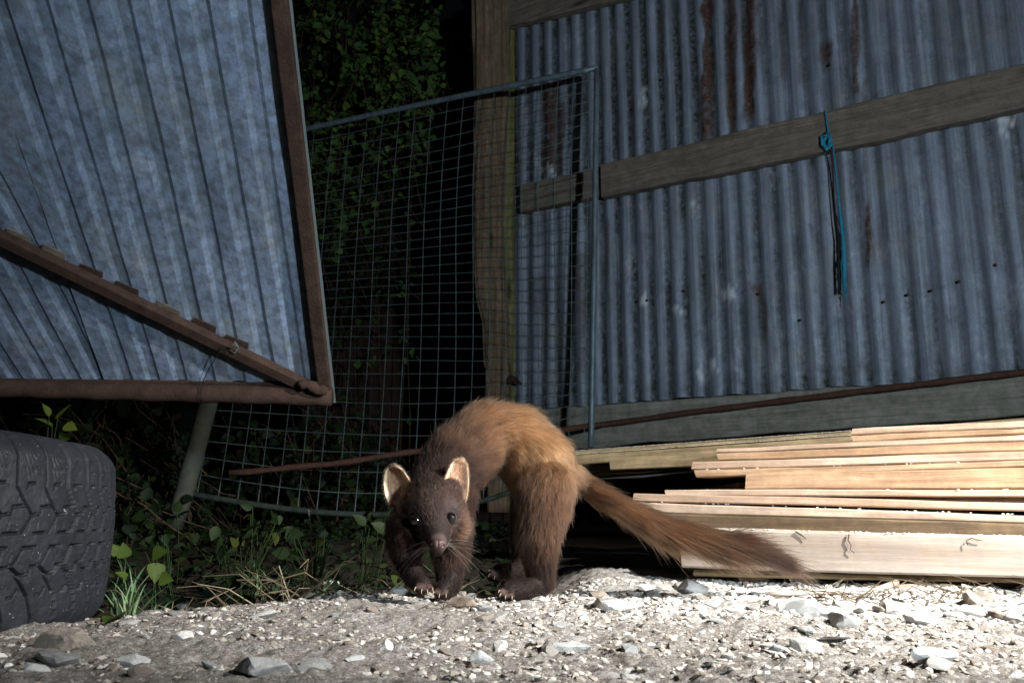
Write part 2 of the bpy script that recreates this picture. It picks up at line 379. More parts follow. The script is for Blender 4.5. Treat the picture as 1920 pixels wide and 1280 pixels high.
big_stone(905, 1246, 28, (1, .6, .6), 24, 'stoneg', 'grey lump beside the round white foreground stone', .1)
big_stone(870, 1158, 36, (1, .6, .45), 25, 'stoneb', 'brown half buried stone in front of the front paws', .1)
big_stone(1130, 1160, 20, (1, .6, .4), 26, 'stoneb', 'dark flat oval stone among white chips', .1)
big_stone(660, 1238, 26, (1, .7, .4), 27, 'stoneg', 'grey flat stone at lower centre left', .4)
big_stone(60, 1262, 38, (1, .6, .4), 28, 'stoneg', 'bluish slab of stone in the bottom left corner', .4, .1)
big_stone(618, 1100, 20, (1, .7, .45), 29, 'stone', 'bright white stone on the crest behind the dry stalk', .4)
# grit: uncountable little chips
N = 34000
x = rng.uniform(-.62, .82, N*3); y = .56+(1.5-.56)*rng.random(N*3)**1.1
dens = .45+.55*sm(-.2, .3, x)*sm(.8, 1., y)
k = in_view(x, y) & (rng.random(N*3) < dens) & (np.hypot(x+.794, y-.959) > .335) & ~((y > crest(x)+.06) & (x < 0))
k &= (sm(.35, .6, fbm(x*9, y*9, 5.5, 3)+.75) > rng.random(N*3))
x, y = x[k][:N], y[k][:N]; n = len(x)
s = .0008+.0052*rng.random(n)**4; s *= 1+.5*sm(.0, .4, x)*sm(.85, 1, y)
bases = [rock_verts(I1[0], 50+i, 8) for i in range(8)]
bi = rng.integers(0, 8, n); BV = np.array(bases)[bi]
dim = np.stack([np.ones(n), rng.uniform(.5, 1, n), rng.uniform(.2, .6, n)], 1)*s[:, None]
BV = BV*dim[:, None, :]
a = rng.uniform(0, 6.28, n); ca, sa = np.cos(a)[:, None], np.sin(a)[:, None]; tl = rng.uniform(-.5, .5, n)[:, None]
BV = np.stack([BV[..., 0]*np.cos(tl)-BV[..., 2]*np.sin(tl), BV[..., 1], BV[..., 0]*np.sin(tl)+BV[..., 2]*np.cos(tl)], -1)
BV = np.stack([BV[..., 0]*ca-BV[..., 1]*sa, BV[..., 0]*sa+BV[..., 1]*ca, BV[..., 2]], -1)
BV += np.stack([x, y, ground_h(x, y)+s*.25], 1)[:, None, :]
nv = len(I1[0]); FF = (I1[1][None]+(np.arange(n)*nv)[:, None, None]).reshape(-1, 3)
tone = np.clip(rng.normal(.46, .22, n)+.30*sm(-.1, .4, x)*sm(.85, 1, y), 0, 1)
tag(link('gravel', mesh_np('gravel', BV.reshape(-1, 3), FF, {'tone': np.repeat(tone, nv)}), MAT['grit']), 'loose pale grit and chips strewn over the dirt', 'gravel', kind='stuff')

# ------------------------------------------------------------------ corrugated shed wall on the right
wd = nrm([.836, -.549, 0]); wn = np.array([-wd[1]*-1*-1, 0, 0])
wn = nrm([-.549, -.836, 0])
WO = W(1120, 757, 3.74); WO = np.array([WO[0], WO[1], 0])
def wp(t, z, off=0.0): return WO + wd*t + np.array([0, 0, z]) + wn*off
def wtz(px, py, off=0.0):
    p = hit(px, py, WO+wn*off, wn); return float(np.dot(p-WO, wd)), float(p[2])
shed = empty('corrugated_shed', WO); tag(shed, 'tall shed wall of grey rust streaked corrugated iron with timber rails', 'shed')
PT = .0762
rust_spots = []   # (t, z0, z1, half width, strength)
def rs(px, y0, y1, w_, s_):
    t, za = wtz(px, y0); t2, zb = wtz(px, y1); rust_spots.append((t, zb, za, w_, s_, t2-t))
for a_ in ((1325, -60, 270, .016, 1.), (1372, -60, 250, .016, .9), (1406, -60, 225, .020, 1.), (1603, -30, 185, .010, .9), (1622, 150, 330, .006, .5),
           (1240, 30, 130, .012, .5), (1030, 170, 320, .03, .95), (1050, 200, 330, .02, .8), (1629, 390, 500, .008, 1.), (1435, 565, 640, .008, .7),
           (1421, 540, 560, .012, .9), (1550, 85, 125, .016, .9), (1467, -40, 150, .012, .55), (1500, -40, 160, .01, .5), (1185, 195, 215, .008, .9),
           (1140, 415, 520, .010, .5), (1087, 480, 600, .02, .5), (1866, 490, 505, .007, .7), (1282, 540, 555, .006, .6), (1010, 520, 600, .03, .4), (1092, 560, 700, .012, .6)):
    rs(*a_)
pale_spots = [wtz(*q)+(r_,) for q, r_ in (((1372, 552), .028), ((1208, 565), .022), ((1268, 580), .022), ((1207, 183), .03), ((1340, 690), .02), ((1312, 705), .018), ((1880, 225), .05), ((1300, 380), .012), ((1030, 320), .03))]
def wall_sheet(t0, t1, z0, z1, off, seed, tilt=0.0, name='corrugated_sheet', amp=.0068):
    nu = max(8, int(round((t1-t0)/PT*12))+1); nv = int((z1-z0)/.02)+2
    t = np.linspace(t0, t1, nu); z = np.linspace(z0, z1, nv); T, Zz = np.meshgrid(t, z)
    ph = 2*math.pi*T/PT; c = np.cos(ph)
    prof = np.sign(c)*np.abs(c)**.85*amp
    o = off + prof + .004*fbm(T*2+seed, Zz*1.5, seed, 2)
    TT = T+tilt*(Zz-z0) + .003*fbm(Zz*1.5, T*0+seed, 0, 2)
    Zr = Zz + (.004*fbm(T*14+seed, 0*T, 1, 2))*(Zz < z0+.03)
    P = WO + TT[..., None]*wd + Zr[..., None]*np.array([0, 0, 1]) + o[..., None]*wn
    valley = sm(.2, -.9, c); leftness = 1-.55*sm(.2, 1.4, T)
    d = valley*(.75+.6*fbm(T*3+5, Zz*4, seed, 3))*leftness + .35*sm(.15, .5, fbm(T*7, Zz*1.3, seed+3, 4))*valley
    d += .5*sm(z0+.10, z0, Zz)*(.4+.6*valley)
    r_ = np.zeros_like(T)
    for (ts, za, zb, hw, st, sk) in rust_spots:
        q = TT-(ts+sk*np.clip((zb-Zz)/(zb-za+1e-6), 0, 1))
        wob = hw*1.8*(.8+.5*fbm(Zz*9, T*20, ts*7, 3)); m_ = sm(1.25, .55, np.abs(q)/np.maximum(wob, .003))
        m_ = m_*sm(za-.03, za+.04, Zz)*sm(zb+.03, zb-.01, Zz); r_ = np.maximum(r_, st*m_)
    p_ = np.zeros_like(T)
    for (ts, zs, rr) in pale_spots:
        dd = np.hypot(TT-ts, (Zz-zs)*.8)/rr + .75*fbm(TT*55, Zz*40, 2, 4); p_ = np.maximum(p_, .6*sm(1, .3, dd))
    me = mesh_np(name, P.reshape(-1, 3), grid_faces(nu, nv), {'dirt': np.clip(d, 0, 1).ravel(), 'rust': np.clip(r_, 0, 1).ravel(), 'pale': p_.ravel()})
    o_ = link(name, me, MAT['wall'], shed, True); return o_
tR, zR = wtz(1130, 330); zrail = zR
sheets_t = [wtz(972, 500)[0]+.02, -.10, .52, 1.14, 1.76, 2.40]
ztop = 3.3
for i in range(5):
    a_, b_ = sheets_t[i]-.04, sheets_t[i+1]+.02
    wall_sheet(a_, b_, zrail-.04, ztop, .0+.0035*(i % 2), 3.1*i+1, 0)
    zb = wtz(1120, 757)[1]
    wall_sheet(a_, b_, zb-.003*i, zrail+.04, .0+.0035*((i+1) % 2), 3.7*i+2, 0.0)
def wall_board(name, t0, t1, za0, zb0, za1, zb1, off, th, mat, bev=.004, seed=0, parent=shed, n=40):
    # board with slightly wavy edges between t0 and t1: bottom/top heights at both ends
    t = np.linspace(t0, t1, n); f = (t-t0)/(t1-t0); lo = za0+(za1-za0)*f+.005*fbm(t*5+seed, 0*t, seed, 3); hi = zb0+(zb1-zb0)*f+.0035*fbm(t*4+seed, 0*t+3, seed, 3)
    ring = []
    for k_ in range(n):
        b_ = min(bev, th*.3)
        prof = [(lo[k_]+b_, off), (lo[k_], off+b_), (lo[k_], off+th-b_), (lo[k_]+b_, off+th), (hi[k_]-b_, off+th), (hi[k_], off+th-b_), (hi[k_], off+b_), (hi[k_]-b_, off)]
        ring.append([(t[k_]-t0, -q, z) for z, q in prof])
    V = np.array(ring).reshape(-1, 3); Fc = grid_faces(8, n, True).tolist()+[list(range(8))[::-1], list(range((n-1)*8, n*8))]
    mb = MB(); mb.add(V, Fc); me = mb.mesh(name); me.materials.append(mat)
    o = bpy.data.objects.new(name, me); COL.objects.link(o)
    Mx = Matrix(((wd[0], -wn[0], 0, 0), (wd[1], -wn[1], 0, 0), (0, 0, 1, 0), (0, 0, 0, 1)))
    p = wp(t0, 0); Mx.translation = Vector(p)
    if parent is not None:
        o.parent = parent; Mx.translation = Vector(p)-Vector(parent.location)
    o.matrix_basis = Mx; me.polygons.foreach_set('use_smooth', np.zeros(len(me.polygons), bool)); return o
OFF = .013
def rail_from_px(name, xa, ya_t, ya_b, xb, yb_t, yb_b, text0, text1, off, th, mat, seed):
    ta, zta = wtz(xa, ya_t, off+th); _, zba = wtz(xa, ya_b, off+th); tb, ztb = wtz(xb, yb_t, off+th); _, zbb = wtz(xb, yb_b, off+th)
    f = lambda t, a_, b_: a_+(b_-a_)*(t-ta)/(tb-ta)
    t0 = ta-text0; t1 = tb+text1
    return wall_board(name, t0, t1, f(t0, zba, zbb), f(t0, zta, ztb), f(t1, zba, zbb), f(t1, zta, ztb), off, th, mat, seed=seed)
rail_from_px('rail', 1126, 309, 371, 1915, 120, 204, 0.0, .5, OFF, .045, MAT['rail'], 2)
rail_from_px('rail', 975, 346, 398, 1100, 320, 372, 0.0, .05, OFF, .040, MAT['rail'], 6)
rail_from_px('rail', 955, -62, 48, 1140, -110, 2, 0.05, 3, OFF, .045, MAT['rail'], 9)
rail_from_px('base_board', 1000, 768, 846, 1900, 700, 780, .15, .5, -.045, .03, MAT['base'], 4)
rail_from_px('base_board', 1000, 850, 905, 1900, 790, 850, .2, .5, -.045, .036, MAT['base'], 7)
# nail heads
for (px, py) in ((1185, 205), (1213, 563), (1195, 565), (1555, 122), (1798, 528), (1701, 553), (1657, 566), (1866, 497), (1282, 545), (1422, 551), (1745, 545), (1240, 150), (1500, 600)):
    t, z = wtz(px, py, .01); mb = MB(); p = wp(t, z, .008); mb.tube([p, p+wn*.004, p+wn*.006], [.0055, .0055, .002], 8); mb.build('nail', MAT['rust'], shed, True)
# the door post: a rough split log and a squared mossy timber beside it
def rough_column(name, pts_px, Yd, mat, depth, amp, seed, parent, rows=90, k=26):
    ys = np.linspace(pts_px[0][0], pts_px[-1][0], rows); py = [p[0] for p in pts_px]
    xl = np.interp(ys, py, [p[1] for p in pts_px]); xr = np.interp(ys, py, [p[2] for p in pts_px]); V = []
    for i in range(rows):
        a_, b_ = W(xl[i], ys[i], Yd), W(xr[i], ys[i], Yd); c_ = (a_+b_)/2; hw = np.linalg.norm(b_-a_)/2
        th = np.linspace(0, 2*math.pi, k, endpoint=False)
        ex = np.sign(np.cos(th))*np.abs(np.cos(th))**.6*hw; ey = np.sign(np.sin(th))*np.abs(np.sin(th))**.6*depth
        nn = amp*(fbm(np.cos(th)*3.5+seed, np.sin(th)*3.5, c_[2]*1.3, 4)+.6*fbm(np.cos(th)*9+seed, np.sin(th)*9, c_[2]*7, 3))
        q = 1+nn/hw
        V += [(c_[0]+ex[j]*q[j], c_[1]+depth*.6+ey[j]*q[j], c_[2]) for j in range(k)]
    mb = MB(); mb.add(V, grid_faces(k, rows, True).tolist()+[list(range(k)), list(range((rows-1)*k, rows*k))]); return mb.build(name, mat, parent, False)
door_post = empty('door_post', W(930, 900, 4.05)); tag(door_post, 'rough split log door post with mossy squared timber alongside', 'post')
rough_column('split_log', [(-120, 884, 956), (150, 886, 955), (420, 888, 946), (480, 886, 948), (560, 892, 952), (600, 903, 955), (700, 908, 957), (960, 912, 950)], 3.93, MAT['post'], .06, .008, 3, door_post)
rough_column('squared_timber', [(-120, 925, 968), (300, 930, 966), (600, 938, 970), (690, 942, 972), (705, 945, 968), (960, 948, 968)], 3.99, MAT['postg'], .05, .003, 8, door_post)
mb = MB(); pts = [W(935+i*6, 717+6*math.sin(i*1.1)-i*.5, 3.95-.01*i) for i in range(8)]; mb.tube(pts, [.012, .016, .010, .014, .018, .012, .01, .006], 7); mb.build('knotted_tie', MAT['rust'], door_post, True)

# dark boarding far inside the doorway
inner = empty('timber_wall', W(800, 900, 6.2)); tag(inner, 'dark reddish boarded wall deep behind the wire mesh', 'wall')
for i in range(17):
    x0 = 560+i*24; a_, b_ = W(x0, 1000, 6.2+.02*(i % 3)), W(x0+22, 1000, 6.2+.02*(i % 3)); mb = MB(); z1 = 3.6
    q = [(a_[0], a_[1], .0), (b_[0], b_[1], .0), (b_[0], b_[1]+.03, .0), (a_[0], a_[1]+.03, .0)]
    mb.hexa(np.array(q+[(u, v, z1) for u, v, _ in q])); mb.build('board', MAT['oldboard'], inner)

# ------------------------------------------------------------------ ribbed gate on the left
gU = nrm(cam2w((128, 2040, -1650))); gX = nrm(cam2w((1, -.030, 0)))
gO = np.array([0, 0, H]) + cam2w(((600-960)/F*2.0, (640-712)/F*2.0, 2.0)); gN = nrm(np.cross(gX, gU))
if gN[1] > 0: gN = -gN
def gp(px, py, off=0.0): return hit(px, py, gO+gN*off, gN)
gate = empty('sheet_metal_gate', gO); tag(gate, 'leaning gate of blue grey ribbed sheet in a rusty steel frame', 'gate')
top_y, bot_y = -70, 716
def ext(xa, ya, xb, yb, y): return xa+(xb-xa)*(y-ya)/(yb-ya)
L = []   # dark lines as (x at top, x at bottom)
for xt0, xb_ in ((9, 247), (87, 298), (166, 350), (244, 404), (317, 461), (392, 520), (470, 574)):
    L.append((ext(xt0, 0, xb_, 708, top_y), ext(xt0, 0, xb_, 708, bot_y)))
edgeR = (ext(514, 0, 618, 720, top_y), ext(514, 0, 618, 720, bot_y))
L = [(ext(-62, 0, 192, 708, top_y), ext(-62, 0, 192, 708, bot_y))]+L
def rib_sheet(lines, right, off, seed, left_ext=None):
    prof = [(0, 1), (.46, 1), (.62, 0), (.885, 0), (1.0, 1)]
    cols = []   # (xt, xb, height)
    for i in range(len(lines)-1):
        for u, h in prof[:-1]:
            cols.append((lines[i][0]+(lines[i+1][0]-lines[i][0])*u, lines[i][1]+(lines[i+1][1]-lines[i][1])*u, h))
    cols.append((lines[-1][0], lines[-1][1], 1)); 
    if right: cols.append((right[0], right[1], 1))
    rows = 60; V = []; dirt = []; ys = np.linspace(bot_y, top_y, rows)
    cs = []
    for i in range(len(cols)-1):
        n_ = 4
        for k_ in range(n_): f = k_/n_; cs.append(tuple(cols[i][q]*(1-f)+cols[i+1][q]*f for q in range(3)))
    cs.append(cols[-1])
    for r_ in range(rows):
        f = r_/(rows-1)
        for (xt, xb_, h) in cs:
            # straight line in the plane between the two end points
            A, B = gp(xb_, bot_y), gp(xt, top_y)
            p = A*(1-f)+B*f; dent = .0022*float(1)
            V.append(p+gN*(off-.0042*(1-h))); dirt.append(.0+.35*(1-h))
    V = np.array(V); nn = .006*fbm(V[:, 0]*5+seed, V[:, 2]*3, 0, 3)+.0018*fbm(V[:, 0]*22+seed, V[:, 2]*14, 4, 2)
    V += nn[:, None]*gN
    d = np.array(dirt)*(.5+.8*fbm(V[:, 0]*12, V[:, 2]*8, 1, 3)); g = np.clip(d, 0, 1)
    return mesh_np('ribbed_sheet', V, grid_faces(len(cs), rows), {'dirt': g, 'rust': 0*g, 'pale': 0*g})
link('ribbed_sheet', rib_sheet(L, edgeR, 0, 1.3), MAT['gate'], gate)
L2 = [(-560, -70), (-482, -14), (-400, 40), (-318, 95), (-235, 148), (-165, 196)]
L2 = [(ext(a_, 0, b_, 706, top_y), ext(a_, 0, b_, 706, bot_y)) for a_, b_ in L2]
link('ribbed_sheet', rib_sheet(L2, (ext(-60, 0, 215, 706, top_y), ext(-60, 0, 215, 706, bot_y)), -.0025, 5.3), MAT['gate'], gate)
def bar(name, pts, wid, dep, off, mat, parent, flat=False, bev=.003):
    """box bar running through pixel points on the gate plane; wid in m across, dep thickness"""
    P = [gp(x_, y_, off) for x_, y_ in pts]; a_, b_ = P[0], P[-1]; d = nrm(b_-a_); s_ = np.cross(d, gN)
    mb = MB(); q = [a_-s_*wid/2, a_+s_*wid/2, a_+s_*wid/2+gN*dep, a_-s_*wid/2+gN*dep]; L_ = b_-a_
    mb.hexa(np.array([k_ for k_ in q]+[k_+L_ for k_ in q])); o = mb.build(name, mat, parent); return bevel(o, bev)
bar('upright_bar', [(614, 750), (519, -70)], .028, .018, .003, MAT['rust'], gate)
mb = MB(); P = [gp(x_, np.interp(x_, [-120, 0, 600, 640], [724, 727, 743, 744]), .018) for x_ in np.linspace(-120, 622, 30)]; P = [p+gN*.002*math.sin(i*1.7) for i, p in enumerate(P)]
mb.tube(P, .0215, 14); mb.build('bottom_tube', MAT['rust'], gate, True)
mb = MB(); q0 = [gp(-120, 707, -.004), gp(600, 716, -.004), gp(600, 733, -.004), gp(-120, 722, -.004)]
mb.hexa(np.array([*q0, *[k_+gN*.008 for k_ in q0]])); mb.build('bottom_flat', MAT['rust'], gate)
bar('brace', [(596, 727), (-90, 394)], .027, .022, .004, MAT['rust'], gate)
mb = MB(); P = [gp(560+i*9, 716+i*3.2+3*math.sin(i*2), .035) for i in range(7)]; mb.tube(P, [.006, .012, .010, .014, .012, .013, .008], 8); mb.build('weld', MAT['rust'], gate, True)
for i, xx in enumerate((102, 173, 240, 318, 385, 446, 36)):   # tabs where the brace meets the pans
    yy = 438+xx*.485-30
    q = [gp(xx-22, yy-1+(i*3)%4, .001), gp(xx+20, yy+17+(i*5)%4, .001), gp(xx+20, yy+28, .001), gp(xx-22, yy+9, .001)]
    mb = MB(); mb.hexa(np.array([*q, *[k_+gN*.003 for k_ in q]])); mb.build('weld_tab', MAT['rust'] if i % 3 else MAT['rail'], gate)
# thin pale lip of the sheet beyond the upright
P0 = [gp(628+ext(0, 0, -92, 830, 755-y_)*1.0, y_, -.012) for y_ in np.linspace(755, -70, 24)]
mb = MB()
for i in range(23):
    j = 1+.12*math.sin(i*1.3); w0 = nrm(gX)*.002*j
    a_, b_ = P0[i], P0[i+1]; mb.hexa(np.array([a_-gX*.012, a_+w0, b_+w0, b_-gX*.012, a_-gX*.012-gN*.002, a_+w0-gN*.002, b_+w0-gN*.002, b_-gX*.012-gN*.002]))
mb.build('sheet_lip', MAT['edge'], gate)
mb = MB(); P = [gp(x_, y_, o_) for x_, y_, o_ in ((432, 652, .03), (418, 648, .036), (406, 668, .03), (392, 690, .018), (382, 712, .02), (376, 742, .045), (380, 752, .045))]
mb.tube(P, .0011, 5); mb.build('wire_tie', MAT['tie_and_shadow'], gate, True)
mb = MB(); P = [gp(x_, y_, .034) for x_, y_ in ((440, 640), (447, 650), (441, 662), (430, 655), (440, 644), (450, 656))]; mb.tube(P, .0012, 5); mb.build('wire_tie', MAT['wire'], gate, True)

# ------------------------------------------------------------------ wire mesh panel
panel = empty('wire_mesh_fence', W(1110, 838, 3.5)); tag(panel, 'bent galvanised wire mesh panel propped between gate and shed', 'fence')
# control net: s = 0 (right tube) .. 1 (left tube), t = 0 (top) .. 1 (bottom) -> px, py, Y
ctl = {(0, 0): (1119, 128, 3.50), (.33, 0): (905, 172, 3.72), (.66, 0): (690, 217, 3.98), (1, 0): (440, 272, 4.2),
       (0, .33): (1116, 365, 3.48), (.33, .33): (893, 405, 3.70), (.66, .33): (672, 436, 3.95), (1, .33): (420, 470, 4.1),
       (0, .72): (1111, 664, 3.46), (.33, .72): (893, 664, 3.66), (.66, .72): (658, 664, 3.86), (1, .72): (402, 664, 4.0),
       (0, 1): (1108, 838, 3.44), (.33, 1): (880, 945, 3.5), (.66, 1): (632, 962, 3.46), (1, 1): (357, 925, 3.4)}
ss = [0, .33, .66, 1]; ts = [0, .33, .72, 1]
NET = np.array([[ctl[(s_, t_)] for s_ in ss] for t_ in ts], float)
def lag(u, xs):
    return [np.prod([(u-xs[j])/(xs[i]-xs[j]) for j in range(4) if j != i]) for i in range(4)]
def ppt(s_, t_):
    a_ = lag(s_, ss); b_ = lag(t_, ts); v = sum(b_[i]*a_[j]*NET[i, j] for i in range(4) for j in range(4)); return W(*v)
mb = MB(); 
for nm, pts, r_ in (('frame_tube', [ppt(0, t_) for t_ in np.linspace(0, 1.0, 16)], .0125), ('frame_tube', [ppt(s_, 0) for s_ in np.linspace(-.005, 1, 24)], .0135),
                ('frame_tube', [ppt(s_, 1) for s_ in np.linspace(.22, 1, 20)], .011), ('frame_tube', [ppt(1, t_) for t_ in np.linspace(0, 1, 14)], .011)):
    mb = MB(); mb.tube(pts, r_, 10); mb.build(nm, MAT['tube'] if r_ > .012 else MAT['dimtube'], panel, True)  # thinner tubes get the darker colour that stands for shade
NVW = 22
for i in range(NVW):
    s_ = .018+(i)*(.985-.018)/(NVW-1) if i else .02
    wob = .0015*math.sin(i*2.1)
    mb = MB(); mb.tube([ppt(s_+wob*math.sin(t_*7+i), t_) for t_ in np.linspace(.0, 1, 26)], .0019, 5); mb.build('vertical_wire', MAT['wire'], panel, True)
NHW = 34
for i in range(1, NHW):
    t_ = i/NHW
    mb = MB(); mb.tube([ppt(s_, t_+.0012*math.sin(s_*9+i)) for s_ in np.linspace(.0, 1, 26)], .0017, 5); mb.build('horizontal_wire', MAT['wire'], panel, True)

# ------------------------------------------------------------------ pole, rod, twine
def wr(px, py, off): t, z = wtz(px, py, off); return wp(t, z, off)
mb = MB(); P = [W(322, 1000, 3.0), W(345, 925, 2.98), W(368, 840, 2.95), W(392, 750, 2.9), W(408, 690, 2.87)]
mb.tube(P, [.030, .031, .031, .030, .030], 14); o = mb.build('leaning_pole', MAT['pole'], None, True); tag(o, 'weathered grey pole leaning in the weeds behind the gate', 'pole')
mb = MB(); P = []
for i in range(44):
    f = i/43; x_ = 430+f*1600; y_ = np.interp(x_, [430, 600, 790, 1040, 1300, 1600, 1920, 2030], [886, 872, 845, 808, 772, 735, 697, 684]); Yr = np.interp(x_, [430, 1040, 1920, 2030], [3.40, 3.50, 2.82, 2.76])
    P.append(wr(x_, y_+.25*math.sin(i*1.3), .022) if x_ > 1135 else W(x_, y_+1.1*math.sin(i*1.3), Yr))
mb.tube(P, [.0115+.0014*math.sin(i*2.3) for i in range(44)], 9); o = mb.build('rusty_rod', MAT['rodrust'], None, True); tag(o, 'long thin rusty rod slanting across the base of the shed wall', 'rod')
rope = empty('blue_twine', W(1550, 265, 3.1)); tag(rope, 'length of frayed blue twine tied round the shed rail', 'twine')
OFR = .013+.045
mb = MB(); mb.tube([wr(1546, 208, OFR-.02), wr(1547, 210, OFR+.004), wr(1550, 228, OFR+.006), wr(1553, 250, OFR+.008), wr(1556, 264, OFR+.014)], .0035, 6); mb.build('loop', MAT['rope'], rope, True)
kn = []
for i in range(26):
    a_ = i*.72; kn.append(wr(1550+(7+3*math.sin(i*1.7))*math.cos(a_)+2*math.sin(i*2.3), 266+13*math.sin(a_)+3.5*math.cos(i*3.1), OFR+.010+.008*math.sin(i*1.9)))
mb = MB(); mb.tube(kn, .0065, 6); mb.build('knot', MAT['rope'], rope, True)
mb = MB(); mb.tube([wr(x_, y_, o_) for x_, y_, o_ in ((1561, 272, .07), (1565, 300, .055), (1570, 350, .045), (1575, 400, .042), (1581, 450, .04), (1583, 500, .04), (1584, 548, .04))], [.003, .003, .0035, .005, .008, .009, .006], 6); mb.build('strand', MAT['rope'], rope, True)
for k_ in range(14):
    y0 = 400+k_*10; mb = MB(); mb.tube([wr(1578+k_*.5, y0, .042), wr(1583+random.uniform(-7, 5), y0+22, .045), wr(1584+random.uniform(-7, 6), y0+40, .046)], .0013, 4); mb.build('frayed_fibre', MAT['rope'], rope, True)
mb = MB(); mb.tube([wr(x_, y_, o_) for x_, y_, o_ in ((1557, 280, .062), (1561, 310, .045), (1563, 360, .04), (1567, 410, .04), (1572, 450, .038), (1572, 500, .038), (1574, 550, .038))], [.002, .0022, .0025, .003, .004, .0055, .006], 6); mb.build('strand_shadow', MAT['tie_and_shadow'], rope, True)  # cast shadow of the blue strand, shaped as a dark tube

# ------------------------------------------------------------------ timber stack
def plank(xl, tl, bl, tr, br, A, depth, mat, label, xr=1920, xtra=240, VPX=-1400, seed=0, end=0.0, cat='board', bev=.0022, name='timber_board'):
    Yl = A*(1920-VPX)/(xl-VPX); Yr = A*(1920-VPX)/(xr-VPX)
    a_t, a_b = W(xl, tl, Yl), W(xl, bl, Yl); b_t, b_b = W(xr, tr, Yr), W(xr, br, Yr)
    a_b[0], a_b[1] = a_t[0], a_t[1]; b_b[0], b_b[1] = b_t[0], b_t[1]
    Lr = np.linalg.norm(b_t-a_t); d = (b_t-a_t)/Lr; ex = 1+xtra/(xr-xl)*Yl/Yr*.5
    b_t = a_t+(b_t-a_t)*ex; b_b = a_b+(b_b-a_b)*ex
    dh = nrm([d[0], d[1], 0]); n = np.array([-dh[1], dh[0], 0])   # away from camera
    if n[1] < 0: n = -n
    n = 30; Ln = np.linalg.norm(b_t-a_t); nrmv = np.array([-dh[1], dh[0], 0]); nrmv = nrmv if nrmv[1] > 0 else -nrmv
    V = []; up = np.array([0, 0, 1.])
    h0 = a_t[2]-a_b[2]; h1 = b_t[2]-b_b[2]
    for i in range(n):
        f = i/(n-1); T_ = a_t*(1-f)+b_t*f; B_ = a_b*(1-f)+b_b*f; w_ = .0005*math.sin(f*9+seed)+.0002*math.sin(f*31+seed*2)
        h = np.linalg.norm(T_-B_); b2 = min(bev, h*.22)
        e = (.0015*math.sin(seed*3.3) if i == 0 else 0)
        for (zz, yy) in ((b2, 0), (0, b2), (0, depth-b2), (b2, depth), (h-b2, depth), (h, depth-b2), (h, b2), (h-b2, 0)):
            V.append(B_+up*(zz+w_*(1 if zz > h/2 else .6))+nrmv*(yy+.0006*math.sin(f*17+zz*300+seed))+dh*e*(1 if zz > h/2 else -1))
    V = np.array(V); org = V[0].copy()
    B3 = np.stack([dh, nrmv, up], 1)   # columns
    Vl = (V-org)@B3
    mb = MB(); mb.add(Vl, grid_faces(8, n, True).tolist()+[list(range(8))[::-1], list(range((n-1)*8, n*8))])
    me = mb.mesh(name); me.materials.append(mat); o = bpy.data.objects.new(name, me); COL.objects.link(o)
    Mx = Matrix(((dh[0], nrmv[0], 0, org[0]), (dh[1], nrmv[1], 0, org[1]), (0, 0, 1, org[2]), (0, 0, 0, 1))); o.matrix_basis = Mx
    tag(o, label, cat, 'boards in the timber stack'); return o
plank(1275, 988, 1064, 1006, 1084, 1.19, .14, MAT['beam'], 'thick pale grey beam lying lowest at the front of the timber stack', seed=1, bev=.003, name='timber_beam', cat='beam')
plank(1300, 1066, 1080, 1085, 1093, 1.215, .10, MAT['olive'], 'thin dark board squeezed under the lowest thick pale beam', seed=2)
plank(1228, 962, 990, 981.5, 1005.5, 1.235, .12, MAT['brownbeam'], 'brown grimy beam between the white boards and the pale lowest beam', seed=2.5, name='timber_beam', cat='beam')
plank(1191, 941, 960, 966, 981, 1.26, .12, MAT['pine2'], 'white lit board resting directly on the thick lowest beam', seed=3)
plank(1187, 924, 939, 942, 958, 1.275, .12, MAT['pine2'], 'ragged ended board reaching furthest left in the lower layer', seed=4)
plank(1247, 917.5, 929, 917, 931, 1.29, .12, MAT['pine2'], 'white lit board straight under the broad knotty board', seed=5)
plank(1240, 931, 934, 932, 940, 1.31, .11, MAT['pine'], 'thin pinkish strip showing between two white boards', seed=5.5)
plank(1397, 888, 917, 876, 915, 1.34, .14, MAT['pine'], 'broad board with a brown knot near its right end', seed=6)
plank(1303, 881.5, 895, 863.5, 875, 1.36, .12, MAT['pine'], 'yellowish board lying on the broad knotty board', seed=7)
plank(1297, 866, 880.5, 846, 862.5, 1.375, .12, MAT['pine2'], 'weathered end board sticking out over the black gap', seed=8)
plank(1345, 849.5, 863, 827, 845, 1.40, .12, MAT['pine'], 'thick orange board third pair from the top, lower one', seed=9)
plank(1343, 841, 848.5, 814.5, 826, 1.41, .12, MAT['pine2'], 'thin pinkish board third pair from the top, upper one', seed=10)
plank(1597, 816, 828, 802.5, 813.5, 1.44, .12, MAT['pine'], 'orange board just below the top board of the stack', seed=11)
plank(1596, 803, 815, 788, 801.5, 1.45, .12, MAT['pine2'], 'pinkish topmost board of the stack against the grey wall', seed=12)
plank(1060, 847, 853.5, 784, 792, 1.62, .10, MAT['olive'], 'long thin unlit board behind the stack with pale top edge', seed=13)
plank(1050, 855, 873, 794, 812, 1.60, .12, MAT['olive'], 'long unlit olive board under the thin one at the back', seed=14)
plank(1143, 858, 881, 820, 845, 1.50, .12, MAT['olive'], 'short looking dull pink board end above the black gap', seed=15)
plank(1080, 872, 895, 800, 830, 1.75, .10, MAT['olive'], 'deep shadowed board rearmost under the olive board', seed=16)
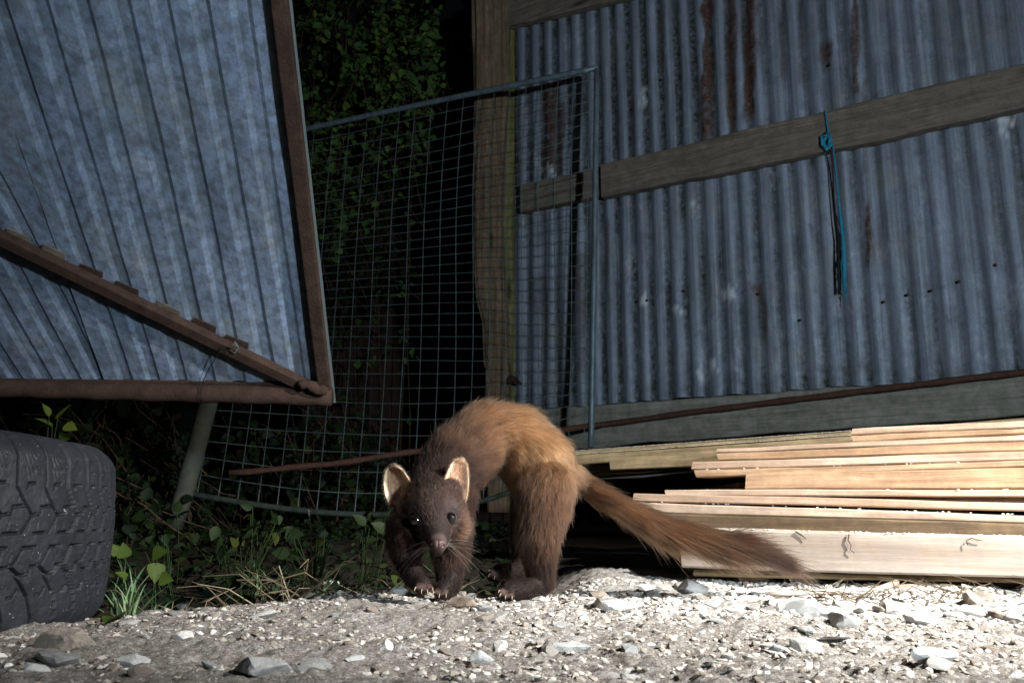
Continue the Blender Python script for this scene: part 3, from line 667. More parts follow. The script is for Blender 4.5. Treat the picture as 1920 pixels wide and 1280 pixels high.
# bearers that carry the upper layers, in the dark inside of the stack
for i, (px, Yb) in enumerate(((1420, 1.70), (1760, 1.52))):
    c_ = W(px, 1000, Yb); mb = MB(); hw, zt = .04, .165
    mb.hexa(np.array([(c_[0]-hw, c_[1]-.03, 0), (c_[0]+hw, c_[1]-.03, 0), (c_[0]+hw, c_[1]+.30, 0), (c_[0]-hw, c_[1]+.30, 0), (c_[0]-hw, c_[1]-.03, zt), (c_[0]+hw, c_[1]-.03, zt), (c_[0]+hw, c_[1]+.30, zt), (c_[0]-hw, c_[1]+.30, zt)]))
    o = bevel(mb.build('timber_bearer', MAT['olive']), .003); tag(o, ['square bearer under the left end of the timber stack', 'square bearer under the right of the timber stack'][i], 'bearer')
# pale specks painting the lit upper edges of the long thin boards
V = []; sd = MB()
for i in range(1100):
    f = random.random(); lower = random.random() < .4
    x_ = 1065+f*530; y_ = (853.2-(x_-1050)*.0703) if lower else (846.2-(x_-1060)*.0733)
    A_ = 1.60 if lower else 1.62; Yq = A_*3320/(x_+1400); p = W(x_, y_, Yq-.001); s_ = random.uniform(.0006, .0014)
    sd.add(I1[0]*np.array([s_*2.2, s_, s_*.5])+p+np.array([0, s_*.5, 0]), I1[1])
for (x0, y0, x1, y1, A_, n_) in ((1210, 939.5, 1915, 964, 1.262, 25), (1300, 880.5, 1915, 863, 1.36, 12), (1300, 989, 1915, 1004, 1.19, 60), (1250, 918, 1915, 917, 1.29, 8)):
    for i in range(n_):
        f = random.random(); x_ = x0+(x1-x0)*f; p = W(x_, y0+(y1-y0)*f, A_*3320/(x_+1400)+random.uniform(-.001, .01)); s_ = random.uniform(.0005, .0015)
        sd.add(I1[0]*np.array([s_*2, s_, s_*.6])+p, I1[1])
tag(sd.build('sawdust_lit_edge', MAT['sawdust_lit_edge']), 'saw crumbs on board edges, and pale specks painting the lit upper edges', 'sawdust_lit_edge', kind='stuff')
# long pale strip and twigs on the ground in front
def stick(pts, r0, r1, mat, name, label, cat):
    P = []
    for x_, y_, dz in pts:
        d = ray(x_, y_); Yg = (H-dz)*d[1]/-d[2]; P.append(W(x_, y_, Yg))
    mb = MB(); mb.tube(P, np.linspace(r0, r1, len(P)), 7); o = mb.build(name, mat, None, True); tag(o, label, cat); return o
stick([(1640, 1104, .004), (1720, 1101, .005), (1820, 1099, .006), (1990, 1100, .006)], .005, .006, MAT['pine2'], 'wood_strip', 'pale split wooden strip lying along the front of the stack', 'strip of wood')
stick([(1680, 1092, .012), (1640, 1108, .008), (1560, 1108, .006), (1480, 1112, .004), (1440, 1113, .003)], .005, .003, MAT['beam'], 'bark_strip', 'curling pale bark strip on the chips before the beam', 'bark')

for k_, (pts, lab) in enumerate((([(1592, 1001), (1590, 1012), (1596, 1022), (1594, 1030), (1602, 1036)], 'dark root wisp hanging down the pale beam near its middle'), ([(1492, 996), (1502, 1002), (1508, 1006), (1512, 1011)], 'short dark crumb hanging on the pale beam by the tail tip'), ([(1815, 1022), (1812, 1014), (1822, 1008), (1832, 1012), (1842, 1013)], 'curled shaving stuck near the top of the pale beam at right'))):
    P = [W(x_, y_, 1.19*3320/(x_+1400)-.003) for x_, y_ in pts]; mb = MB(); mb.tube(P, np.linspace(.0012 if k_ < 2 else .0006, .0006, len(P)), 5); tag(mb.build('root_wisp', MAT['bark'], None, True), lab, 'root wisp')
def strands(n, region, lens, r_, mat, name, label, up=.15, tone=(.2, 1), seed=0, flat=True):
    g = np.random.default_rng(seed); mb = MB(); tn = []
    for i in range(n):
        x_, y_ = region(g); z_ = gh(x_, y_); L_ = g.uniform(*lens); a_ = g.uniform(0, 6.28); e = g.uniform(-.02, up)
        d = np.array([math.cos(a_), math.sin(a_)*.8, e]); c_ = np.array([x_, y_, z_+.003]); b_ = g.normal(size=3)*.15*L_; b_[2] = abs(b_[2])
        mb.tube([c_, c_+d*L_*.5+b_, c_+d*L_], [r_, r_*.8, r_*.4], 4, False); tn += [g.uniform(*tone)]*12
    me = mb.mesh(name); at = me.attributes.new('tone', 'FLOAT', 'POINT'); at.data.foreach_set('value', np.array(tn, np.float32)); me.materials.append(mat)
    o = bpy.data.objects.new(name, me); COL.objects.link(o); tag(o, label, name.replace('_', ' '), kind='stuff'); return o
strands(170, lambda g: (g.uniform(.38, .82), g.uniform(1.02, 1.28)), (.01, .07), .0007, MAT['straw'], 'dead_twigs', 'fine dead twigs scattered over chips before the stack', .5, (0, .5), 3)
strands(260, lambda g: (g.normal(-.33, .10), g.uniform(1.08, 1.34)), (.025, .11), .0009, MAT['straw'], 'dry_straw', 'dry straw lying behind the crest of the dirt', .75, (.1, .85), 5)
strands(60, lambda g: (g.uniform(-.1, .4), g.uniform(.95, 1.25)), (.006, .03), .0006, MAT['straw'], 'bark_crumbs', 'tiny brown bark crumbs and bits on the pale ground', .3, (0, .4), 8)

# ------------------------------------------------------------------ tyre lying on its side
TC = np.array([-.794, .959]); TR = .338; TH = .197; zT0 = -.014
segs = [((0, -.05), (0, .26)), ((0, .26), (-.35, .35)), ((-.35, .35), (.1, .355)), ((.1, .355), (.15, .39)), ((.15, .39), (.45, .395)), ((.45, .395), (.65, .35)),
        ((-.54, .40), (-.25, .48)), ((-.25, .48), (.35, .485)), ((-.8, .55), (-.35, .553)), ((-.35, .553), (-.05, .64)), ((-.05, .64), (.32, .645)),
        ((.32, .645), (.35, .68)), ((.35, .68), (.65, .685)), ((.65, .685), (.95, .645)), ((-.05, .655), (-.75, .79)), ((-.75, .79), (-1.0, .9)), ((-1.0, .9), (-1.15, 1.05)),
        ((-.32, .755), (-.2, .785)), ((-.2, .785), (-.05, .785)), ((.38, .24), (.62, .245)), ((.62, .245), (.66, .265))]
sip = [((.3+.12*i, .1+.02*i+j*.06), (.38+.12*i, .105+j*.06)) for i in range(4) for j in range(2)] + [((.2, .43), (.24, .46)), ((.5, .44), (.54, .47)), ((.0, .58), (.04, .61)), ((.3, .57), (.34, .60)), ((-.1, .3), (-.06, .33))]
NP = 60; _a = np.concatenate([np.arange(4.85, 6.95, .0024), np.linspace(6.95, 4.85+2*math.pi, 420, endpoint=False)]); nu, nv = len(_a), 230
U = _a/(2*math.pi)*NP; Vv = np.linspace(0, 1, nv); UU, VV = np.meshgrid(U, Vv); pitch = 2*math.pi*TR/NP
def segdist(U_, V_, a_, b_):
    best = None
    for k_ in (-2, -1, 0, 1, 2):
        ax, ay, bx, by = (a_[0]+k_)*pitch, a_[1]*TH, (b_[0]+k_)*pitch, b_[1]*TH
        px_, py_ = (U_ % 1)*pitch, V_*TH; dx, dy = bx-ax, by-ay; t_ = np.clip(((px_-ax)*dx+(py_-ay)*dy)/(dx*dx+dy*dy), 0, 1)
        d_ = np.hypot(px_-ax-t_*dx, py_-ay-t_*dy); best = d_ if best is None else np.minimum(best, d_)
    return best
dg = np.full(UU.shape, 9.); 
for s_ in segs: dg = np.minimum(dg, segdist(UU, VV, *s_))
ds = np.full(UU.shape, 9.)
for s_ in sip: ds = np.minimum(ds, segdist(UU, VV, *s_))
groove = sm(.0019, .0009, dg); sipe = sm(.0011, .0006, ds)
ang = UU/NP*2*math.pi
edge = .017*(np.clip((.13-VV)/.13, 0, 1)**2) + .010*(np.clip((VV-.87)/.13, 0, 1)**2) + .007*(2*VV-1)**2
rad = TR-edge-.0048*groove-.0010*sipe+.0008*fbm(np.cos(ang)*30, np.sin(ang)*30, VV*14, 3)
sag = 1.0
P = np.stack([TC[0]+rad*np.sin(-ang), TC[1]-rad*np.cos(ang), zT0+TH*(1-VV)], -1)
tyre = empty('old_tyre', (TC[0], TC[1], 0)); tag(tyre, 'worn black car tyre lying on its side at the left', 'tyre')
link('tread', mesh_np('tread', P.reshape(-1, 3), grid_faces(nu, nv, True), {'groove': np.clip(groove*.9+sipe*.5, 0, 1).ravel()}), MAT['tyre'], tyre, True)
for nm, sg in (('sidewall', 1), ('sidewall', -1)):
    prof = [(TR-.040, 0), (TR-.055, .006), (TR-.08, .010), (TR-.105, .008), (TR-.125, .0), (TR-.135, -.012), (TR-.13, -.02)]
    V = []; nn = 160; base = zT0+TH if sg > 0 else zT0
    prof = [(r_, (z_-.0)*sg) for r_, z_ in prof] if sg > 0 else [(r_, -z_*.3) for r_, z_ in prof]
    for r_, z_ in prof:
        for k_ in range(nn): a_ = 2*math.pi*k_/nn; V.append((TC[0]+r_*math.sin(a_), TC[1]-r_*math.cos(a_), base+z_))
    g0 = mesh_np('sidewall', V, grid_faces(nn, len(prof), True), {'groove': np.zeros(len(V))}); link('sidewall', g0, MAT['tyre'], tyre, True)

# ------------------------------------------------------------------ vegetation
def leaf_template(kind='ovate'):
    # folded leaf with 10 points, unit length along +y
    ys = [0, .12, .35, .62, .85, 1.0]; ws = {'ovate': [.02, .26, .38, .30, .13, 0], 'heart': [.12, .42, .46, .34, .14, 0], 'lance': [.02, .10, .15, .12, .06, 0]}[kind]
    V = []; 
    for y_, w_ in zip(ys, ws):
        V += [(-w_, y_, .10*w_/.4+.0), (0, y_, -.05*math.sin(y_*3)), (w_, y_, .10*w_/.4)]
    V = np.array(V); V[:, 2] -= .18*V[:, 1]**2
    Fc = []
    for i in range(5):
        for j in range(2): a_ = i*3+j; Fc.append((a_, a_+1, a_+4, a_+3))
    return V, np.array(Fc)
LT = {k_: leaf_template(k_) for k_ in ('ovate', 'heart', 'lance')}
def frames(dirs, g):
    d = dirs/np.linalg.norm(dirs, axis=1)[:, None]; r_ = g.normal(size=d.shape)*.6+np.array([0, -.5, .8])
    z_ = r_-d*(r_*d).sum(1)[:, None]; z_ /= np.linalg.norm(z_, axis=1)[:, None]; x_ = np.cross(d, z_); return x_, d, z_
LEAFM = {}
def leaf_mesh_single(kind, mat, tone):
    k_ = (kind, mat.name, round(tone*4))
    if k_ not in LEAFM:
        V, Fc = LT[kind]; me = mesh_np('leaf', V, Fc, {'tone': np.full(len(V), tone)}); me.materials.append(mat)
        me.polygons.foreach_set('use_smooth', np.ones(len(me.polygons), bool)); LEAFM[k_] = me
    return LEAFM[k_]
def leaves(parent, pos, dirs, size, kind, mat, tones, g, singles=0, name='foliage'):
    x_, y_, z_ = frames(dirs, g); n = len(pos); order = np.argsort(-(size/np.maximum(pos[:, 1], .3)))
    for i in order[:singles]:
        o = bpy.data.objects.new('leaf', leaf_mesh_single(kind, mat, float(tones[i]))); COL.objects.link(o); o.parent = parent
        Mx = Matrix((tuple([*(x_[i][k_]*size[i], y_[i][k_]*size[i], z_[i][k_]*size[i]), float(pos[i][k_]-parent.location[k_])]) for k_ in range(3))).to_4x4() if False else Matrix.Identity(4)
        for r_ in range(3):
            Mx[r_][0], Mx[r_][1], Mx[r_][2], Mx[r_][3] = x_[i][r_]*size[i], y_[i][r_]*size[i], z_[i][r_]*size[i], pos[i][r_]-parent.location[r_]
        o.matrix_basis = Mx
    rest = order[singles:]
    if len(rest) == 0: return
    V, Fc = LT[kind]; P = pos[rest][:, None, :]+size[rest][:, None, None]*(V[None, :, 0, None]*x_[rest][:, None]+V[None, :, 1, None]*y_[rest][:, None]+V[None, :, 2, None]*z_[rest][:, None])
    FF = (Fc[None]+(np.arange(len(rest))*len(V))[:, None, None]).reshape(-1, 4)
    o = link(name, mesh_np(name, P.reshape(-1, 3), FF, {'tone': np.repeat(tones[rest], len(V))}), mat, parent, True); tag(o, kind='stuff')
def bush(name, label, boxes, nst, nl, size, seed, mat, singles, cat='bush', kind='ovate', stemr=.004, root_z=0.0, bright=.5, root_every=3):
    """boxes: list of (px0,py0,px1,py1,Y0,Y1,weight): where its branches reach"""
    g = np.random.default_rng(seed); c_ = W((boxes[0][0]+boxes[0][2])/2, 960, (boxes[0][4]+boxes[0][5])/2); par = empty(name, (c_[0], c_[1], gh(c_[0], c_[1]))); tag(par, label, cat)
    wts = np.array([b_[6] for b_ in boxes], float); wts /= wts.sum(); mb = MB(); pos = []; dr = []
    def rp():
        b_ = boxes[g.choice(len(boxes), p=wts)]; return W(g.uniform(b_[0], b_[2]), g.uniform(b_[1], b_[3]), g.uniform(b_[4], b_[5]))
    per = max(1, nl//nst)
    for i in range(nst):
        e = rp(); s_ = np.array([e[0]+g.normal()*.15, e[1]+abs(g.normal())*.25+.1, root_z if i % root_every == 0 else max(root_z, e[2]-g.uniform(.15, .5))]); m_ = (s_+e)/2+g.normal(size=3)*np.array([.09, .06, .05])
        tt = np.linspace(0, 1, 9)[:, None]; C_ = (1-tt)**2*s_+2*tt*(1-tt)*m_+tt**2*e; C_ = C_+g.normal(size=C_.shape)*.004
        mb.tube(C_, np.linspace(stemr, stemr*.35, 9), 5, False)
        for q in range(per):
            f = g.uniform(.35, 1); p = C_[int(f*8)]+g.normal(size=3)*.03; pos.append(p); dr.append(g.normal(size=3)*np.array([1, .5, .6])+np.array([0, -.35, -.25]))
    mb.build('stem', MAT['bark'], par, True)
    pos = np.array(pos); dr = np.array(dr); n = len(pos); sz = size*g.uniform(.55, 1.25, n); tn = np.clip(g.normal(bright, .25, n), 0, 1)
    leaves(par, pos, dr, sz, kind, mat, tn, g, singles); return par
bush('overhanging_bush', 'dark leafy bush filling the gap right of the gate top', [(545, -60, 800, 220, 4.35, 5.2, 5), (560, 190, 690, 400, 4.4, 5.2, 1.6), (700, 0, 840, 170, 4.3, 5.0, 2)], 170, 3200, .050, 21, MAT['leafb'], 150, bright=.5, root_every=25)
bush('climbing_hedge', 'dim hedge climbing behind the upper left of the mesh', [(560, 250, 740, 560, 4.6, 5.6, 3), (540, -60, 760, 300, 4.9, 5.8, 3)], 70, 900, .07, 22, MAT['leaf'], 20, bright=.1, root_every=20)
bush('bramble_patch', 'low dark bramble patch under the gate and left of the pole', [(190, 745, 340, 900, 3.1, 3.8, 4), (-20, 750, 200, 830, 2.6, 3.4, 3), (190, 880, 290, 1010, 2.4, 3.0, 2)], 90, 1100, .040, 23, MAT['leaf'], 110, bright=.3)
bush('mesh_side_bramble', 'dark bramble growing behind the bottom of the wire mesh', [(400, 760, 720, 930, 3.7, 4.6, 4), (560, 700, 660, 800, 3.8, 4.4, 1)], 60, 800, .055, 24, MAT['leaf'], 60, bright=.4)
def patch(name, label, spots, seed, mat, kind='heart', cat='plant', size=.03):
    g = np.random.default_rng(seed); p0 = W(*spots[0][:3]); par = empty(name, (p0[0], p0[1], gh(p0[0], p0[1]))); tag(par, label, cat); pos = []; dr = []; sz = []; mb = MB()
    for (px, py, Yd, s_, dx, dz) in spots:
        p = W(px, py, Yd); pos.append(p); dr.append((dx, -.35, dz)); sz.append(s_); b_ = np.array([par.location[0]+g.normal()*.01, par.location[1]+g.normal()*.01, par.location[2]])
        m_ = (p+b_)/2+g.normal(size=3)*.008; tt = np.linspace(0, 1, 6)[:, None]; mb.tube((1-tt)**2*b_+2*tt*(1-tt)*m_+tt**2*p, .0009, 4, False)
    mb.build('stem', MAT['stemg'], par, True)
    pos, dr, sz = np.array(pos), np.array(dr, float), np.array(sz, float); leaves(par, pos, dr, sz, kind, mat, np.clip(g.normal(.65, .2, len(pos)), 0, 1), g, len(pos)); return par
patch('round_leaf_weed', 'weed with bright round yellow green leaves beside the tyre', [(292, 1055, 1.35, .030, .2, -.9), (286, 1040, 1.36, .026, .9, .3), (232, 1045, 1.36, .024, .1, .8), (300, 1083, 1.33, .022, 1, -.1), (238, 1085, 1.36, .02, -.5, .5), (222, 1040, 1.4, .02, -.4, .9)], 31, MAT['weed'])
patch('seedling', 'pale green seedling rising above the tyre', [(98, 800, 1.9, .04, -.8, .6), (108, 785, 1.9, .045, .6, .8), (120, 798, 1.9, .035, 1, -.2), (92, 780, 1.9, .03, -.3, 1), (112, 812, 1.9, .03, .8, -.5)], 32, MAT['weed'], 'ovate')
g_ = np.random.default_rng(40)
for k_, (cx_, cy_, n_, lab) in enumerate(((500, 985, 14, 'cluster of green weeds left of the dry stalk'), (560, 1010, 9, 'small green weed around the dry stalk'), (700, 985, 12, 'green weed leaves just left of the marten'), (420, 1010, 10, 'low dim weed below the mesh panel'), (300, 1010, 8, 'dim weed at the foot of the leaning pole'), (800, 930, 6, 'dim weed seen behind the marten'))):
    patch('leafy_weed', lab, [(cx_+g_.normal()*26, cy_+g_.normal()*20, 1.75+g_.normal()*.08, g_.uniform(.018, .034), g_.normal(), g_.normal()*.6) for _ in range(n_)], 50+k_, MAT['leaf'] if k_ in (3, 5) else MAT['weed'] if k_ == 0 and False else MAT['leaf'], 'ovate')
def tuft(px, py, Yd, n, h, spread, seed, label, mat=MAT['grass'], name='grass_tuft', wdt=.0022, lean=0):
    g = np.random.default_rng(seed); d = ray(px, py); b0 = W(px, py, Yd); b0[2] = gh(b0[0], b0[1]); V = []; Fc = []; tn = []
    for i in range(n):
        b_ = b0+np.array([g.normal()*spread*.3, g.normal()*spread*.3, 0]); L_ = h*g.uniform(.5, 1); out = np.array([g.normal()*spread*1.6+lean*L_, g.normal()*spread, 0]); pts = []
        side = nrm(np.cross([out[0], out[1], .001], [0, 0, 1])) if abs(out[0]) > 1e-9 else np.array([1, 0, 0]); side = nrm(side+np.array([.8, 0, 0])*np.sign(side[0]+1e-9)); k0 = len(V); S_ = 6
        for j in range(S_+1):
            f = j/S_; p = b_+np.array([0, 0, L_*(f-.18*f*f)])+out*f*f; w_ = wdt*(1-f)**.7; V += [p-side*w_, p+side*w_]
            if j: Fc.append((k0+2*j-2, k0+2*j-1, k0+2*j+1, k0+2*j))
        tn += [g.uniform(0, 1)]*(2*(S_+1))
    me = mesh_np(name, V, np.array(Fc), {'tone': np.array(tn)}); o = link(name, me, mat, None, True); tag(o, label, 'grass'); return o
tuft(588, 1083, 1.34, 18, .185, .012, 61, 'tallest green grass tuft rising left of the marten', lean=.18, wdt=.0034)
tuft(240, 1140, 1.2, 34, .10, .02, 62, 'fine grass tuft right against the tyre')
tuft(300, 1130, 1.3, 30, .06, .03, 63, 'short grass tuft behind the crest near the tyre')
tuft(450, 1100, 1.5, 40, .06, .05, 64, 'thin scattered grass among the dry straw')
tuft(690, 1075, 1.4, 20, .05, .03, 65, 'short grass tuft behind the front legs of the marten')
tuft(500, 1050, 1.8, 40, .09, .06, 66, 'dim grass growing below the bottom of the mesh')
tuft(240, 1060, 1.5, 20, .12, .03, 67, 'tall thin grass close behind the tyre edge')
mb = MB(); d0 = W(578, 1082, 1.33); tip = W(579, 958, 1.33); P = [d0, d0*.6+tip*.4+np.array([.004, 0, 0]), d0*.25+tip*.75+np.array([.003, 0, 0]), tip, tip+np.array([-.001, 0, .004])]
mb.tube(P, [.0012, .0011, .001, .0016, .0004], 6); me = mb.mesh('dry_stalk'); at = me.attributes.new('tone', 'FLOAT', 'POINT'); at.data.foreach_set('value', np.full(len(me.vertices), .8, np.float32))
tag(link('dry_stalk', me, MAT['straw'], None, True), 'single dry upright stalk beside the tall grass', 'stalk')
# backdrop of dense undergrowth so that no sky shows low down
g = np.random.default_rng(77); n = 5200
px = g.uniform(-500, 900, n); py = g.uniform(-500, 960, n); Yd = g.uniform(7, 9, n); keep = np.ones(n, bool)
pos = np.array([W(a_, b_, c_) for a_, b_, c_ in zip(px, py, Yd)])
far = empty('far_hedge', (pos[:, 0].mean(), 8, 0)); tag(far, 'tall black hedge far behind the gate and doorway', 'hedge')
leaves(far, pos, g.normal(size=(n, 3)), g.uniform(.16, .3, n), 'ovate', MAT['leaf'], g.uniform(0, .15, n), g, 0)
mb = MB()
for i in range(14):
    x_ = -6+i*.55+g.normal()*.1; mb.tube([(x_, 8.4, 0), (x_+.1, 8.4, 1.5), (x_-.1, 8.5, 3.4)], [.05, .04, .02], 6)
mb.build('trunk', MAT['bark'], far, True)
# low undergrowth cover behind the crest (uncountable)
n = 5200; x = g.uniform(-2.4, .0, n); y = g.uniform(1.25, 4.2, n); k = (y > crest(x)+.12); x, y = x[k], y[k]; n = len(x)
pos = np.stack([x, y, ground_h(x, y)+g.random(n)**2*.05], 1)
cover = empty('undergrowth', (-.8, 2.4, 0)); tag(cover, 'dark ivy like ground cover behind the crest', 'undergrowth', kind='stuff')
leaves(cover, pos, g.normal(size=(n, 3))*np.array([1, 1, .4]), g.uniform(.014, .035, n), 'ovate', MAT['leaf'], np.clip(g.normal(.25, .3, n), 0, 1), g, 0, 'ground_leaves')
def dead_leaf(px, py, s_, label, seed):
    g = np.random.default_rng(seed); d = ray(px, py); Yg = H*d[1]/-d[2]; p = W(px, py, Yg); V, Fc = LT['ovate']; V = V*s_; V[:, 2] += s_*.3*np.abs(V[:, 0]/s_)
    o = link('fallen_leaf', mesh_np('fallen_leaf', V, Fc, {'tone': np.full(len(V), .3)}), MAT['weed'] if seed == 1 else MAT['straw'], None, True); o.location = (p[0], p[1], gh(p[0], p[1])+.004); o.rotation_euler = (.1, .2, g.uniform(0, 6)); tag(o, label, 'leaf')
dead_leaf(225, 1168, .03, 'small curled green leaf lying at the right foot of the tyre', 1)
dead_leaf(215, 1163, .022, 'brown curled leaf lying beside the green one', 2)

# ------------------------------------------------------------------ the marten
DY = .06
def S(px, py, Yd, r_, col, fl): return (W(px, py, Yd+DY), r_, np.array(col), fl)
TAN = (.215, .120, .062); TAN2 = (.132, .072, .038); MID = (.048, .024, .014); DKB = (.024, .0115, .0075); DK = (.014, .0075, .0055); HD = (.021, .011, .008); TL = (.046, .022, .010); TLD = (.018, .010, .007)
chains = {
 'spine': [S(815, 925, 1.03, .036, HD, .010), S(832, 900, 1.07, .041, DKB, .014), S(862, 858, 1.11, .044, (.062, .033, .019), .014), S(915, 818, 1.14, .045, TAN2, .017), S(965, 828, 1.15, .048, TAN, .017), S(1008, 866, 1.14, .046, TAN, .016), S(1026, 912, 1.13, .037, TAN2, .014)],
 'thigh': [S(1020, 905, 1.12, .039, (.105, .055, .028), .014), S(1020, 950, 1.11, .034, (.066, .033, .019), .013), S(1012, 1000, 1.10, .027, MID, .014), S(1012, 1048, 1.105, .020, DKB, .011), S(1016, 1088, 1.11, .016, DK, .009)],
 'foot': [S(1014, 1096, 1.11, .0135, DK, .007), S(985, 1104, 1.085, .0125, DK, .007), S(955, 1108, 1.06, .011, DK, .006)],
 'thigh2': [S(1002, 920, 1.19, .030, MID, .014), S(985, 985, 1.20, .020, DKB, .012), S(985, 1040, 1.21, .018, DK, .010), S(975, 1070, 1.20, .013, DK, .008), S(935, 1072, 1.16, .010, DK, .006)],
 'chest': [S(838, 905, 1.07, .040, DKB, .014), S(830, 950, 1.05, .038, DKB, .012), S(840, 992, 1.045, .029, DKB, .012), S(846, 1035, 1.045, .0215, DKB, .011), S(843, 1072, 1.04, .0160, DK, .009), S(842, 1097, 1.03, .0130, DK, .007), S(830, 1107, 1.015, .0105, DK, .005)],
 'foreleg': [S(800, 960, 1.05, .036, DKB, .012), S(766, 995, 1.005, .025, DKB, .011), S(760, 1030, .978, .0175, DKB, .009), S(767, 1062, .962, .0135, DK, .007), S(777, 1084, .952, .0115, DK, .005), S(793, 1096, .942, .0100, DK, .004)],
 'tail': [S(1052, 890, 1.14, .026, TAN2, .016), S(1088, 905, 1.145, .014, TL, .020), S(1150, 942, 1.14, .010, TL, .034), S(1235, 987, 1.14, .010, TL, .046), S(1330, 1014, 1.14, .009, (.030, .0155, .0085), .050), S(1400, 1028, 1.14, .006, TLD, .040), S(1458, 1048, 1.14, .002, TLD, .038)],
 'head': [S(806, 918, 1.025, .028, HD, .007), S(812, 950, .995, .0325, HD, .005), S(815, 982, .972, .0215, HD, .005), S(820, 1008, .953, .0138, HD, .0045), S(822, 1022, .943, .0092, HD, .004)],
 'cheekL': [S(790, 948, 1.005, .027, HD, .006), S(779, 985, 1.0, .0205, DKB, .009)],
 'browL': [S(792, 925, 1.01, .020, HD, .005), S(795, 962, .985, .018, HD, .004)],
 'browR': [S(835, 925, 1.01, .020, HD, .005), S(834, 960, .985, .018, HD, .004)],
 'cheekR': [S(830, 955, 1.00, .026, HD, .006), S(847, 985, .995, .0200, (.07, .038, .024), .009)],
 'jaw': [S(815, 990, .98, .0175, DKB, .004), S(821, 1030, .958, .0075, DKB, .0025)],
}
toes = []
def toe(px, py, Yd, r_, px2, py2, Y2): toes.append((W(px, py, Yd+DY), W(px2, py2, Y2+DY), r_))
for i, (dx, dy) in enumerate(((-12, 4), (-2, 7), (7, 8), (15, 5))): toe(793+dx*.5, 1095, .942, .0040, 793+dx, 1097+dy, .931)
for i, (dx, dy) in enumerate(((-14, 3), (-5, 6), (5, 6))): toe(830+dx*.5, 1106, 1.015, .0042, 830+dx, 1107+dy, 1.005)
for i, (dx, dy) in enumerate(((-16, 0), (-14, 5), (-6, 8), (4, 9))): toe(955+dx*.4, 1107, 1.06, .0048, 955+dx, 1108+dy, 1.045)
for i, (dx, dy) in enumerate(((-14, -3), (-14, 3), (-6, 6))): toe(935+dx*.4, 1072, 1.16, .0045, 935+dx, 1073+dy, 1.15)
bv, bf = [], []; nb = 0
SV, SF = ico(3)
def ball(p, r_):
    global nb
    bv.append(SV*r_+p); bf.append(SF+nb); nb += len(SV)
for ch in chains.values():
    for a_, b_ in zip(ch[:-1], ch[1:]):
        n_ = max(3, int(np.linalg.norm(b_[0]-a_[0])/(min(a_[1], b_[1])*.3)))
        for q in range(n_+1): f = q/n_; ball(a_[0]*(1-f)+b_[0]*f, a_[1]*(1-f)+b_[1]*f)
for a_, b_, r_ in toes:
    for f in (0, .35, .7, 1): ball(a_*(1-f)+b_*f, r_*(1-.15*f))
tmp = link('tmp_body', mesh_np('tmp_body', np.concatenate(bv), np.concatenate(bf)))
md = tmp.modifiers.new('r', 'REMESH'); md.mode = 'VOXEL'; md.voxel_size = .0022; md.use_smooth_shade = True
ms = tmp.modifiers.new('s', 'SMOOTH'); ms.factor = .5; ms.iterations = 5
dgp = bpy.context.evaluated_depsgraph_get(); body_me = bpy.data.meshes.new_from_object(tmp.evaluated_get(dgp)); body_me.name = 'body'
bpy.data.objects.remove(tmp)
marten = empty('pine_marten', W(880, 1118, 1.12)); marten.location.z = 0; tag(marten, 'brown pine marten with arched back, pale rimmed ears and bushy tail', 'animal')
body_me.materials.clear()
m = M('marten_skin', .7, .2); m.col(m.mix(.0, m.attr('coat', 'Color'), (0, 0, 0))); MAT['skin'] = m.m
body = link('body', body_me, MAT['skin'], marten, True)
nvb = len(body_me.vertices); BVt = np.empty(nvb*3, np.float32); body_me.vertices.foreach_get('co', BVt); BVt = BVt.reshape(-1, 3).astype(float)
body_me.calc_loop_triangles(); TRI = np.empty(len(body_me.loop_triangles)*3, np.int32); body_me.loop_triangles.foreach_get('vertices', TRI); TRI = TRI.reshape(-1, 3)
NRM = np.empty(nvb*3, np.float32); body_me.vertices.foreach_get('normal', NRM); NRM = NRM.reshape(-1, 3).astype(float)
EYE = [W(781, 975, .969+DY), W(845, 971, .969+DY)]; NOSE = W(822, 1021, .936+DY)
SEG = [(a_, b_, nm) for nm, ch in chains.items() for a_, b_ in zip(ch[:-1], ch[1:])]
HEADS = ('browL', 'browR', 'head', 'cheekL', 'cheekR', 'jaw')
def coat(Pq):
    n = len(Pq); Wt = np.zeros(n); C_ = np.zeros((n, 3)); Fl = np.zeros((n, 3)); Ln = np.zeros(n); Hd = np.zeros(n); Tl = np.zeros(n)
    for a_, b_, nm in SEG:
        d = b_[0]-a_[0]; L2_ = d@d; t_ = np.clip(((Pq-a_[0])@d)/L2_, 0, 1); q = a_[0]+t_[:, None]*d
        dist = np.linalg.norm(Pq-q, axis=1)-(a_[1]*(1-t_)+b_[1]*t_); w_ = np.exp(-np.maximum(dist, 0)/.0035)+1e-9
        if nm in HEADS: w_ = w_*1.6
        Wt += w_; C_ += w_[:, None]*(a_[2][None]*(1-t_)[:, None]+b_[2][None]*t_[:, None]); Ln += w_*(a_[3]*(1-t_)+b_[3]*t_)
        if nm in HEADS:
            f = Pq-NOSE; f = f/np.linalg.norm(f, axis=1)[:, None]; Fl += w_[:, None]*f; Hd += w_
        else: Fl += w_[:, None]*(d/math.sqrt(L2_))
        if nm == 'tail': Tl += w_
    return C_/Wt[:, None], Fl/Wt[:, None], Ln/Wt, Hd/Wt, Tl/Wt
cc, _, _, hh, _ = coat(BVt)
skin = cc*.55
dn = np.linalg.norm(BVt-NOSE, axis=1)
skin = skin*(1-sm(.016, .010, dn))[:, None]+np.array([.05, .03, .026])*sm(.016, .010, dn)[:, None]
for e in EYE:
    de = np.linalg.norm(BVt-e, axis=1); k_ = sm(.013, .008, de)[:, None]; skin = skin*(1-k_)+np.array([.016, .012, .012])*k_
